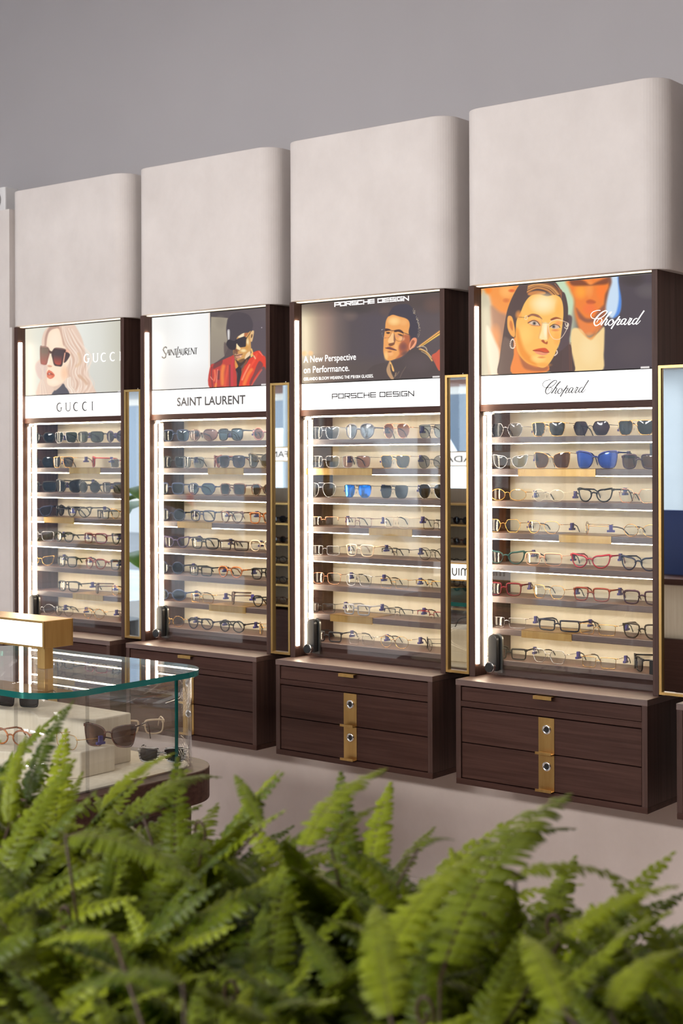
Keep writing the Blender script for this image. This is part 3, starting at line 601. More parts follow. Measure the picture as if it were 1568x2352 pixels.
p.poly([(630, 230), (780, 195), (960, 180), (1120, 200), (1220, 330), (1270, 380), (1310, 560), (1310, 720), (1320, 760), (1180, 900), (1180, 1200), (1340, 1100), (1370, 1300), (1390, 1500), (1000, 1500), (720, 1520), (320, 1545), (330, 1300), (370, 1000), (400, 800), (440, 600), (520, 400)], (84, 64, 62), 6)
p.poly([(330, 1300), (370, 1050), (420, 1000), (540, 1150), (530, 1520), (310, 1545)], (118, 94, 84), 20, .9)
for k in range(16):
    a = k / 15; p.line([(720 + 20 * a, 360 - 120 * a), (860, 300 - 90 * a), (1000 + 80 * a, 330 - 80 * a), (1090 + 120 * a, 400 - 20 * a)], 9, rnd.choice([(206, 130, 66), (236, 166, 90), (150, 88, 46), (120, 70, 42)]), .8)
p.poly([(740, 360), (860, 330), (980, 350), (960, 385), (760, 400)], (236, 150, 76), 12, .8)
for k in range(5): p.line([(1120 + 16 * k, 230 + 20 * k), (1190 + 8 * k, 330), (1215, 440)], 8, rnd.choice([(220, 140, 80), (150, 90, 60)]), .7)
for k in range(6): p.line([(1240 + 22 * k, 1080), (1230 + 26 * k, 1480)], 12, rnd.choice([(140, 84, 66), (96, 72, 72)]), .5)
p.poly([(540, 1000), (700, 1200), (900, 1380), (1010, 1380), (1000, 1500), (510, 1525), (530, 1250)], (244, 140, 66), 10); p.poly([(600, 1200), (700, 1350), (860, 1430), (1010, 1400), (1000, 1480), (780, 1480), (660, 1420)], (170, 98, 66), 24, .85)
p.poly([(780, 400), (900, 385), (1010, 410), (1120, 390), (1200, 430), (1235, 520), (1245, 640), (1240, 740), (1220, 900), (1190, 1080), (1140, 1200), (1110, 1270), (1040, 1380), (960, 1440), (860, 1420), (720, 1370), (600, 1240), (555, 1060), (560, 900), (570, 760), (620, 660), (690, 500)], (252, 190, 96), 6)
p.blob(960, 520, 230, 180, (254, 232, 180), 1); p.blob(700, 960, 130, 170, (254, 206, 112), .8); p.poly([(560, 880), (570, 1060), (620, 1250), (720, 1360), (860, 1415), (820, 1330), (690, 1180), (630, 1020), (600, 900)], (240, 138, 44), 34, .75); p.blob(1170, 600, 60, 160, (252, 182, 84), .8); p.blob(880, 1310, 130, 70, (255, 214, 128), .9); p.blob(1150, 1020, 60, 120, (250, 172, 80), .8); p.blob(600, 680, 60, 80, (252, 160, 70), .8); p.blob(960, 1400, 140, 40, (250, 160, 70), .6)
p.poly([(940, 800), (1020, 800), (1035, 900), (1030, 1010), (1000, 1040), (920, 1030), (900, 1000), (930, 900)], (255, 226, 164), 14); p.blob(985, 900, 34, 130, (255, 240, 204), .9); p.poly([(1020, 830), (1050, 960), (1020, 1040), (1010, 960)], (236, 150, 80), 12, .7)
p.poly([(925, 1050), (960, 1040), (985, 1075), (1015, 1060), (1010, 1100), (960, 1085)], (170, 70, 40), 8, .9)
p.poly([(720, 700), (790, 665), (880, 680), (940, 740), (900, 720), (800, 690), (740, 710)], (120, 62, 50), 8); p.poly([(1060, 740), (1140, 710), (1220, 740), (1150, 735), (1080, 760)], (150, 76, 44), 8)
p.poly([(730, 780), (800, 745), (880, 760), (930, 830), (860, 845), (780, 830)], (240, 150, 90), 14, .8)
p.poly([(750, 790), (810, 765), (870, 785), (900, 830), (830, 830), (780, 815)], (226, 196, 170), 6); p.blob(826, 800, 32, 32, (92, 84, 84)); p.blob(826, 800, 14, 14, (20, 14, 14)); p.line([(735, 795), (810, 760), (870, 780), (905, 830)], 10, (70, 40, 34)); p.line([(780, 825), (890, 835)], 5, (160, 80, 50))
p.poly([(1060, 850), (1110, 820), (1170, 835), (1190, 860), (1130, 880), (1080, 870)], (216, 186, 166), 6); p.blob(1104, 848, 30, 30, (84, 78, 80)); p.blob(1104, 848, 13, 13, (18, 14, 14)); p.line([(1050, 850), (1110, 815), (1170, 830), (1195, 860)], 10, (70, 40, 34)); p.blob(1130, 900, 70, 22, (226, 120, 70), .7); p.blob(1170, 800, 60, 40, (240, 130, 84), .6)
p.poly([(805, 1190), (880, 1165), (960, 1155), (1000, 1165), (1040, 1215), (980, 1230), (860, 1210)], (216, 84, 46), 6); p.poly([(830, 1205), (960, 1215), (1035, 1220), (990, 1255), (930, 1260), (860, 1235)], (240, 150, 112), 6); p.line([(805, 1192), (900, 1200), (975, 1222), (1040, 1216)], 7, (130, 46, 30)); p.blob(930, 1290, 70, 20, (226, 120, 60), .7)
p.poly([(440, 720), (470, 690), (510, 720), (540, 850), (550, 960), (530, 1000), (480, 960), (440, 860)], (246, 170, 84), 6); p.poly([(480, 760), (510, 800), (515, 900), (490, 880), (470, 820)], (206, 110, 50), 10, .8)
p.line([(600, 712), (660, 715), (700, 720)], 6, (90, 60, 50)); p.line([(735, 690), (820, 680), (900, 710), (940, 800), (920, 870), (890, 1000), (890, 1020)], 5, (222, 160, 120)); p.line([(930, 795), (1040, 800)], 5, (190, 150, 120))
p.line([(700, 720), (690, 700), (712, 690), (730, 715), (715, 745), (690, 740), (685, 715)], 7, (252, 226, 190)); p.line([(1040, 800), (1090, 760), (1170, 750), (1260, 775), (1320, 810), (1300, 870), (1240, 980), (1180, 1030), (1100, 1020), (1045, 940), (1030, 850), (1040, 800)], 7, (250, 222, 196)); p.line([(1270, 800), (1290, 850), (1310, 800), (1300, 880), (1260, 860)], 9, (255, 240, 214))
for (cx, cy, rx_, ry_) in ((513, 1095, 33, 66),):
    for k in range(16):
        w = 2 * math.pi * k / 16; p.blob(cx + rx_ * math.sin(w) * (1 - .25 * math.cos(w)), cy - ry_ * math.cos(w), 11, 11, (255, 240, 222), 1, .5)
p.blob(508, 1000, 12, 14, (90, 60, 70)); p.line([(1150, 1195), (1155, 1230), (1120, 1265)], 14, (255, 230, 210))
P4 = p; P4.build('back-lit print of a dark-haired woman with rimless glasses and drop earrings')

# ------------------------------------------------------------------ lettering
def S2(t, pts, w, y, name, mat, parent, th=.0007):
    """strokes given in x,z of the wall plane -> one mesh of flat letters"""
    mb = MB()
    for P_, ww in pts: mb.ribbon(P_, ww, y, th)
    o = mb.build(name, mat, parent)
    for v in o.data.vertices: v.co -= t.location
    return o
def pix(P_, ox, oy, k, Y): return [((q := onY(ox + x * k, oy + y * k, Y)).x, q.z) for x, y in P_]
# squared capitals
SQ = {'P': [[(0, 0), (0, 1), (1, 1), (1, .42), (0, .42)]], 'O': [[(0, .08), (0, 1), (1, 1), (1, .08), (0, .08)]], 'R': [[(0, 0), (0, 1), (1, 1), (1, .45), (0, .45)], [(.45, .45), (1, 0)]],
      'S': [[(1, 1), (0, 1), (0, .54), (1, .54), (1, .08), (0, .08)]], 'C': [[(1, 1), (0, 1), (0, .08), (1, .08)]], 'H': [[(0, 0), (0, 1)], [(1, 0), (1, 1)], [(0, .52), (1, .52)]],
      'E': [[(1, 1), (0, 1), (0, .08), (1, .08)], [(0, .54), (1, .54)]], 'D': [[(0, .08), (0, 1), (1, 1), (1, .08), (0, .08)]], 'I': [[(.0, 0), (.0, 1)]],
      'G': [[(1, 1), (0, 1), (0, .08), (1, .08), (1, .5), (.5, .5)]], 'N': [[(0, 0), (0, 1), (1, 0), (1, 1)]]}
def squared(s, x0, x1, z0, z1, w):
    adv = sum(.55 if ch == ' ' else (.35 if ch == 'I' else 1.3) for ch in s) - .3; k = (x1 - x0) / adv; x = x0; out = []
    for ch in s:
        if ch == ' ': x += .55 * k; continue
        cw = k * (.0 if ch == 'I' else 1)
        for st in SQ[ch]:
            Q = [(x + a * cw, z0 + b * (z1 - z0)) for a, b in st]
            for (xa, za), (xb, zb) in zip(Q, Q[1:]):
                L_ = math.hypot(xb - xa, zb - za); e_ = w * (.5 if (xa == xb or za == zb) else .15); dx_, dz_ = (xb - xa) / L_ * e_, (zb - za) / L_ * e_
                out.append(([(xa - dx_, za - dz_), (xb + dx_, zb + dz_)], w))
        x += k * (.35 if ch == 'I' else 1.3)
    return out
t3 = CUB[3][4]
a, b = onY(763, 915.5, YP), onY(950, 899, YP); S2(t3, squared('PORSCHE DESIGN', a.x, b.x, onY(763, 916, YP).z, onY(763, 905.5, YP).z, .0037), 0, YP - .0002, 'lettering', M['ink'], [o for o in t3.children if o.name.startswith('brand_panel')][0])
a, b = onY(769, 704, YP), onY(938, 683, YP); S2(t3, squared('PORSCHE DESIGN', a.x, b.x, a.z, onY(769, 695.5, YP).z, .0034), 0, YP - .0003, 'lettering', M['inkwhite'], P3.obj)
def typed(body, pp, mat, uL, vB, vT, uR, fat=0):
    a, b = onY(uL, vB, YP), onY(uR, vB, YP); zt = onY(uL, vT, YP).z
    o = text_mesh(body, a.x, b.x, a.z, zt, YP - .0003, 'lettering', mat, pp, fat)
    for v in o.data.vertices: v.co -= pp.parent.location
    return o
K = .12755
typed('A New Perspective', P3.obj, M['inkwhite'], 680 + 138 * K, 670 + 1315 * K, 670 + 1165 * K, 680 + 1078 * K)
typed('on Performance.', P3.obj, M['inkwhite'], 680 + 140 * K, 670 + 1470 * K, 670 + 1350 * K, 680 + 958 * K)
typed("ORLANDO BLOOM WEARING THE P'81004 GLASSES.", P3.obj, M['inkwhite'], 680 + 137 * K, 670 + 1602 * K, 670 + 1545 * K, 680 + 1392 * K)
bp = lambda c: [o for o in CUB[c][4].children if o.name.startswith('brand_panel')][0]
typed('SAINT LAURENT', bp(2), plain('grey_lettering', (.10, .095, .095), .5), 406.5, 933.6, 913, 564, .028)
# thin roman capitals (first cabinet): strokes in letter boxes, thick where the pen presses
def arc(cx, cz, rx_, rz_, a0, a1, n=14): return [(cx + rx_ * math.cos(math.radians(a0 + (a1 - a0) * i / n)), cz + rz_ * math.sin(math.radians(a0 + (a1 - a0) * i / n))) for i in range(n + 1)]
def wids(n, lo, hi): return [lo + (hi - lo) * math.sin(math.pi * i / (n - 1)) for i in range(n)]
def gucci(x0, x1, z0, z1, w):
    W = x1 - x0; h = z1 - z0; zc = (z0 + z1) / 2; out = []
    def C(c, g=False):
        cx = x0 + c * W; A = arc(cx, zc, .075 * W, h / 2, 52, 308); out.append((A, wids(len(A), w * .5, w * 1.25)))
        if g: out.append(([(cx + .045 * W, zc - .39 * h), (cx + .045 * W, zc - .05 * h)], w)); out.append(([(cx + .015 * W, zc - .05 * h), (cx + .075 * W, zc - .05 * h)], w * .5))
    C(.075, True); C(.545); C(.79)
    ux_ = x0 + .315 * W; out.append(([(ux_ - .058 * W, z1), (ux_ - .058 * W, zc - .2 * h)] + arc(ux_, zc - .2 * h, .058 * W, .3 * h, 180, 360, 10) + [(ux_ + .058 * W, z1)], [w, w] + [w * .75] * 11 + [w * .5]))
    out.append(([(x1 - w * .6, z0), (x1 - w * .6, z1)], w))
    for xx in (ux_ - .058 * W, ux_ + .058 * W, x1 - w * .6): out.append(([(xx - w * 1.2, z1), (xx + w * 1.2, z1)], w * .4))
    for xx in (x1 - w * .6,): out.append(([(xx - w * 1.2, z0), (xx + w * 1.2, z0)], w * .4))
    return out
t1 = CUB[1][4]
a, b = onY(131, 945, YP), onY(213.5, 943, YP); S2(t1, gucci(a.x, b.x, a.z, onY(131, 926, YP).z, .0056), 0, YP - .0002, 'lettering', M['ink'], bp(1))
a, b = onY(193.5, 833, YP), onY(277.5, 823, YP); b.x = min(b.x, CUB[1][2] - .001); S2(t1, gucci(a.x, b.x, a.z, onY(193.5, 814, YP).z, .0038), 0, YP - .0003, 'lettering', M['inkwhite'], P1.obj)
# slanting interlocked capitals on the white half of the second poster
SL = [([(425, 975), (400, 950), (360, 965), (340, 1010), (370, 1070), (405, 1120), (395, 1180), (360, 1203), (320, 1185), (318, 1160)], 16), ([(420, 1110), (455, 1010)], 7), ([(455, 1010), (475, 1140)], 14), ([(425, 1080), (468, 1075)], 6),
      ([(490, 1005), (490, 1140)], 13), ([(512, 1140), (515, 1005)], 6), ([(515, 1005), (585, 1135)], 15), ([(588, 1135), (595, 1000)], 6), ([(590, 1000), (655, 990)], 6), ([(622, 995), (622, 1135)], 13),
      ([(680, 940), (640, 1180)], 14), ([(635, 1182), (690, 1178), (722, 1165)], 9), ([(675, 1130), (715, 995)], 6), ([(715, 995), (742, 1125)], 14), ([(685, 1080), (735, 1072)], 6), ([(762, 990), (762, 1100), (785, 1135), (808, 1110), (810, 985)], 10),
      ([(838, 980), (838, 1125)], 13), ([(838, 980), (880, 985), (885, 1030), (840, 1055), (905, 1135)], 10), ([(915, 980), (912, 1120)], 12), ([(912, 980), (955, 975)], 6), ([(912, 1048), (950, 1043)], 6), ([(912, 1120), (965, 1112)], 6),
      ([(968, 1115), (972, 972)], 6), ([(972, 972), (1040, 1112)], 15), ([(1042, 1112), (1048, 970)], 6), ([(1052, 975), (1110, 968)], 6), ([(1082, 970), (1078, 1115)], 14)]
K2 = .10204; t2 = CUB[2][4]; mpx = (onY(500, 800, YP).x - onY(400, 800, YP).x) / 100
S2(t2, [(pix(P_, 340, 700, K2, YP), w * K2 * mpx * 1.25) for P_, w in SL], 0, YP - .0003, 'lettering', M['ink'], P2.obj)
# flowing script of the fourth cabinet
SCR = [([(440, 225), (400, 222), (340, 235), (285, 265), (255, 320), (275, 375), (340, 397), (420, 385), (490, 350), (550, 290), (570, 250), (550, 228), (500, 245), (430, 300), (370, 370), (330, 430), (320, 490), (345, 535), (390, 525), (440, 485), (470, 430), (455, 395), (420, 400), (385, 435), (370, 470)], [7] * 8 + [9] * 3 + [9, 12, 15, 18, 17, 14, 11, 9, 8, 8, 7, 6, 6, 6]),
       ([(450, 525), (520, 430), (590, 330), (650, 270), (650, 255), (620, 275), (570, 340), (530, 405)], [15, 13, 12, 8, 7, 7, 8, 10]), ([(455, 525), (500, 450), (545, 405), (575, 410), (560, 450), (530, 510), (545, 528), (580, 490), (610, 450)], [10, 8, 8, 11, 14, 14, 9, 6, 6]),
       ([(690, 410), (640, 420), (600, 470), (600, 520), (640, 525), (685, 480), (695, 430), (675, 440), (700, 470), (740, 440)], [8, 9, 12, 12, 8, 9, 10, 6, 5, 5]),
       ([(815, 345), (770, 410), (710, 500), (650, 600)], [12, 14, 14, 15]), ([(735, 460), (790, 410), (825, 405), (810, 440), (765, 505), (780, 520), (830, 490), (870, 440)], [6, 7, 10, 13, 13, 8, 6, 6]),
       ([(940, 400), (890, 400), (845, 450), (840, 500), (870, 505), (915, 455), (945, 405)], [8, 9, 12, 12, 8, 8, 10]), ([(945, 405), (905, 490), (920, 515), (970, 470), (1020, 380)], [12, 13, 8, 6, 7]),
       ([(1010, 375), (1025, 395), (1050, 392), (1030, 430), (985, 500), (1005, 515), (1060, 470), (1090, 430)], [8, 10, 10, 12, 14, 8, 6, 6]),
       ([(1160, 390), (1120, 395), (1075, 445), (1070, 500), (1100, 500), (1150, 450), (1180, 400)], [8, 9, 12, 12, 8, 8, 9]), ([(1290, 228), (1230, 320), (1170, 420), (1130, 490), (1150, 505), (1190, 470), (1220, 430)], [14, 13, 13, 13, 8, 6, 5])]
def script(f, wk):
    out = []
    for P_, w in SCR:
        Q = catmull(P_, 5, False); ww = np.interp(np.linspace(0, len(P_) - 1, len(Q)), np.arange(len(P_)), w); out.append((f(Q), [float(q) * wk for q in ww]))
    return out
t4 = CUB[4][4]; mp4 = (onY(1400, 890, YP).x - onY(1300, 890, YP).x) / 100
S2(t4, script(lambda Q: pix(Q, 1220, 850, K2, YP), K2 * mp4 * 1.5), 0, YP - .0002, 'lettering', M['ink'], bp(4))
def onposter(Q):
    out = []
    for x, y in Q: out.append((700 + (x - 250) / 1045 * 745, 590 + (y - 222) / 378 * 255 - 0 * x))
    # the line of writing rises on the poster as on the panel below it
    return pix([(x, y + (0 - (x - 700) * .0)) for x, y in out], 1240, 615, .16582, YP)
S2(t4, script(onposter, .16582 * mp4 * 1.5 * .71), 0, YP - .0003, 'lettering', M['inkwhite'], P4.obj)
# ------------------------------------------------------------------ spectacles
OUT = {
 'round': [(math.cos(w), math.sin(w)) for w in np.linspace(0, 2 * math.pi, 16, endpoint=False)],
 'panto': [(1, .1), (.93, .55), (.6, .88), (0, .95), (-.6, .9), (-.95, .55), (-1, .1), (-.85, -.45), (-.45, -.9), (.05, -1), (.5, -.88), (.86, -.45)],
 'oval': [(math.cos(w), math.sin(w)) for w in np.linspace(0, 2 * math.pi, 14, endpoint=False)],
 'square': [(1, .3), (.97, .75), (.7, .95), (0, 1), (-.7, .97), (-.97, .8), (-1, .3), (-.92, -.4), (-.7, -.85), (-.2, -1), (.3, -1), (.75, -.85), (.95, -.4)],
 'rect': [(1, .2), (.99, .8), (.85, .97), (0, 1), (-.85, .97), (-.98, .8), (-.98, .1), (-.93, -.6), (-.75, -.95), (0, -1), (.75, -.97), (.95, -.65)],
 'aviator': [(-.75, .85), (-.2, 1), (.5, .95), (.95, .62), (1, .1), (.82, -.5), (.35, -.93), (-.25, -1), (-.7, -.65), (-.95, -.05), (-.98, .5)],
 'navigator': [(-.9, .88), (0, 1), (.85, .93), (1, .55), (.9, -.3), (.6, -.9), (.05, -1), (-.5, -.93), (-.85, -.5), (-1, .2)],
 'hexagonal': [(-1, .12), (-.86, .55), (-.62, .95), (0, 1), (.62, .97), (.88, .55), (1, .1), (.82, -.5), (.55, -.95), (0, -1), (-.5, -.97), (-.8, -.5)],
 'cat-eye': [(-.92, .45), (-.5, .78), (.1, .86), (.7, 1), (1.06, .98), (1.0, .4), (.82, -.4), (.35, -.95), (-.3, -1), (-.78, -.6), (-1, .0)],
 'butterfly': [(-.85, .6), (-.3, .88), (.4, 1), (1.0, 1.0), (1.07, .6), (1.0, -.2), (.75, -.9), (.1, -1), (-.5, -.9), (-.88, -.4), (-1, .15)]}
LHT = {'round': .043, 'panto': .042, 'oval': .039, 'square': .041, 'rect': .034, 'aviator': .049, 'navigator': .044, 'hexagonal': .043, 'cat-eye': .042, 'butterfly': .050}
FCOL = {'black': (9, 8, 9), 'dark brown': (44, 26, 20), 'navy': (14, 20, 46), 'gold': (214, 168, 96), 'rose gold': (220, 160, 128), 'silver': (190, 190, 194), 'dark grey': (46, 46, 50), 'tortoiseshell': (70, 34, 16),
        'burgundy': (88, 14, 26), 'crimson': (140, 16, 36), 'red-brown': (110, 40, 26), 'teal green': (22, 62, 62), 'blue': (12, 28, 96), 'clear grey': (170, 168, 172), 'beige': (214, 190, 160), 'olive brown': (58, 48, 34), 'plum': (46, 18, 40), 'amber': (150, 84, 34), 'steel': (110, 114, 124), 'red': (150, 24, 22), 'grey': (96, 96, 104), 'slate blue': (36, 47, 76), 'purple': (50, 34, 66), 'pink': (176, 120, 112), 'ivory': (222, 212, 190)}
METAL = {'gold', 'rose gold', 'silver', 'steel'}
def fmat(c, metal):
    key = ('f', c, metal)
    if key not in M:
        L = tuple(float(q) for q in lin(FCOL[c]))
        if c in METAL and metal: M[key] = plain(c.replace(' ', '_') + '_wire', L, .22, 1)
        elif c in ('tortoiseshell', 'amber'): M[key] = noisy(c + '_acetate', tuple(q * .25 for q in L), tuple(min(1, q * 2.0) for q in L), (90, 90, 90), .18, 3)
        else: M[key] = plain(c.replace(' ', '_') + '_frame', L, .3, 1 if metal and c in METAL else 0, .22)
    return M[key]
LENS = {'clear': (.93, .95, .96), 'grey': (.06, .062, .07), 'dark': (.025, .025, .03), 'brown': (.16, .085, .055), 'blue': (.10, .20, .36), 'pale blue': (.42, .50, .60), 'rose': (.34, .17, .14), 'olive': (.10, .09, .05), 'light grey': (.36, .38, .42), 'green': (.07, .10, .09), 'pink': (.45, .28, .27), 'smoke': (.2, .2, .22), 'purple': (.07, .05, .09)}
def lmat(c):
    key = ('l', c)
    if key not in M:
        if c == 'mirror blue': M[key] = plain('blue_mirror_lens', (.01, .17, .62), .08, .85)
        elif c == 'mirror grey': M[key] = plain('grey_mirror_lens', (.30, .29, .28), .08, .9)
        elif c == 'cobalt': M[key] = plain('cobalt_lens', (.012, .045, .26), .07, .35)
        else: M[key] = pane(c.replace(' ', '_') + '_lens', LENS[c], .04 if c == 'clear' else .026)
    return M[key]
MESH = {}
def cached(key, fn, name, mat, parent, smooth=True):
    if key in MESH:
        o = bpy.data.objects.new(name, MESH[key]); COL.objects.link(o); o.parent = parent; return o
    o = fn().build(name, mat, parent, smooth); MESH[key] = o.data; return o
def spectacles(shape, rim, fc, lc, W=.138, tags=1, temple=None, name=None, big=1.0):
    """one pair, standing on its lens rims and temple tips; x across, front towards -y, z up"""
    metal = rim in ('wire', 'rimless', 'half-rim') and fc in METAL or rim in ('wire', 'rimless')
    root = bpy.data.objects.new(name or ('sunglasses' if lc != 'clear' else 'eyeglasses'), None); COL.objects.link(root); root.empty_display_size = .03
    rr = {'acetate': .0024, 'wire': .00095, 'rimless': .0006, 'half-rim': .0011, 'brow': .0020}[rim]
    LH = LHT[shape] * big / 2; BR = .017 if rim != 'acetate' else .020
    LW = (W - BR - .009) / 4; cx = BR / 2 + LW
    o2 = catmull(OUT[shape], 3); P = o2 * np.array([LW, LH])
    lo = P[:, 1].min(); P[:, 1] -= lo; P[:, 1] += rr
    zt = P[:, 1].max(); zh = P[:, 1][np.argmax(P[:, 0] + .35 * P[:, 1])]; xo = cx + P[:, 0].max(); zh = min(zh, zt * .93) if shape not in ('cat-eye', 'butterfly') else zt * .93
    if shape in ('round', 'oval', 'hexagonal', 'aviator', 'panto'): zh = zt * .74
    wrap = lambda x: .010 * (x / .07) ** 2 - .0035
    fm = fmat(fc, metal); lm = lmat(lc); key = (shape, rim, round(W, 4), big)
    def side(sg): return [(sg * (cx + x), wrap(cx + x), z) for x, z in P]
    def front():
        mb = MB()
        for sg in (-1, 1):
            Q = side(sg)
            if rim == 'acetate':
                # flat, deeper section; heavier on the brow
                r = [rr * (1.0 + .55 * max(0, (z / zt - .55))) for x, z in P]; mb.tube([(q[0], q[1], q[2]) for q in Q], r, 6, True)
            elif rim in ('wire', 'rimless'): mb.tube(Q, rr, 5, True)
            elif rim in ('half-rim', 'brow'):
                top = [q for q in sorted(Q, key=lambda q: sg * q[0]) if q[2] > zt * .55]; mb.tube(top, rr * 1.3, 6)
                if rim == 'brow': mb.tube(Q, .0008, 5, True)
            ez = zh
            if rim == 'acetate': mb.box(min(sg * (xo - .004), sg * (xo + .0045)), max(sg * (xo - .004), sg * (xo + .0045)), wrap(xo) - .002, wrap(xo) + .005, ez - .0045, ez + .0035)
            else: mb.tube([(sg * (xo - .004), wrap(xo) - .001, ez), (sg * (xo + .002), wrap(xo), ez + .0005), (sg * (xo + .0045), wrap(xo) + .006, ez)], .0013, 5)
        xi = cx - LW; zb = zt * (.66 if rim != 'acetate' else .64)
        br = .0026 if rim == 'acetate' else (.0017 if rim == 'brow' else .0010)
        mb.tube([(-xi - .003, wrap(xi), zb - .002), (-xi * .5, -.0042, zb + .0022), (0, -.005, zb + .0032), (xi * .5, -.0042, zb + .0022), (xi + .003, wrap(xi), zb - .002)], br, 6)
        if shape in ('navigator', 'aviator') and rim != 'acetate':
            xb = xi + LW * .55; mb.tube([(-xb, wrap(xb), zt - .001), (0, -.0045, zt + .0006), (xb, wrap(xb), zt - .001)], .0011, 5)
        return mb
    cached(('front',) + key + (fc,), front, 'frame_front', fm, root)
    for sg in (-1, 1):
        def lens():
            mb = MB(); Q = side(sg); c = (sg * cx, wrap(cx) - .0012, zt / 2); n = len(Q)
            mid = [((q[0] + c[0]) / 2, (q[1] + c[1]) / 2 - .0005, (q[2] + c[2]) / 2) for q in Q]
            F = [(i, (i + 1) % n, n + (i + 1) % n, n + i) for i in range(n)] + [(n + i, n + (i + 1) % n, 2 * n) for i in range(n)]
            return mb.add(Q + mid + [c], F)
        cached(('lens', sg) + key + (lc,), lens, 'lens', lm, root)
        hx = sg * (xo + .0040); hy = wrap(xo) + .005; tcol = temple or fc; tm = fmat(tcol, metal and temple is None)
        path = [(hx, hy, zh), (hx - sg * .001, hy + .05, zh - .001), (hx - sg * .004, hy + .088, zh - .003), (hx - sg * .007, hy + .106, zh * .72), (hx - sg * .009, hy + .124, .0022)]
        if rim == 'acetate': cached(('temple', sg) + key + (tcol,), lambda: MB().tube(path, .0026, 6, r2=.0014, upv=(1, 0, 0)), 'temple', tm, root)
        else:
            t_ = cached(('temple', sg) + key + (tcol, metal), lambda: MB().tube(path[:3], .0009, 5), 'temple', tm, root)
            tp = fmat('dark brown' if fc in ('gold', 'rose gold') else 'black', False)
            cached(('tip', sg) + key + (fc,), lambda: MB().tube([(path[1][0], path[1][1] + .02, path[1][2] - .0006), path[2], path[3], path[4]], .0021, 6, r2=.0014, upv=(1, 0, 0)), 'temple_tip', tp, t_)
            xi = cx - LW
            cached(('pad', sg) + key, lambda: MB().ball((sg * (xi - .0015), .004, zt * .42), .0016, .0028, .0052, 6, 5), 'nose_pad', M['pad'], root)
        if tags and sg == 1:
            def tg():
                mb = MB(); x = hx - .002; y = hy + .068
                mb.box(x - .004, x + .004, y - .006, y + .006, zh - .014, zh + .004); mb.box(x - .0045, x + .0045, y - .013, y + .013, zh - .020, zh - .013); return mb
            cached(('tag',) + key, tg, 'security_tag', M['tag'], root, False)
    return root
ORD = ['leftmost', 'second from left', 'third from left', 'fourth from left', 'fifth from left']
SHN = ['top', 'second', 'third', 'fourth', 'fifth', 'sixth', 'seventh', 'bottom']
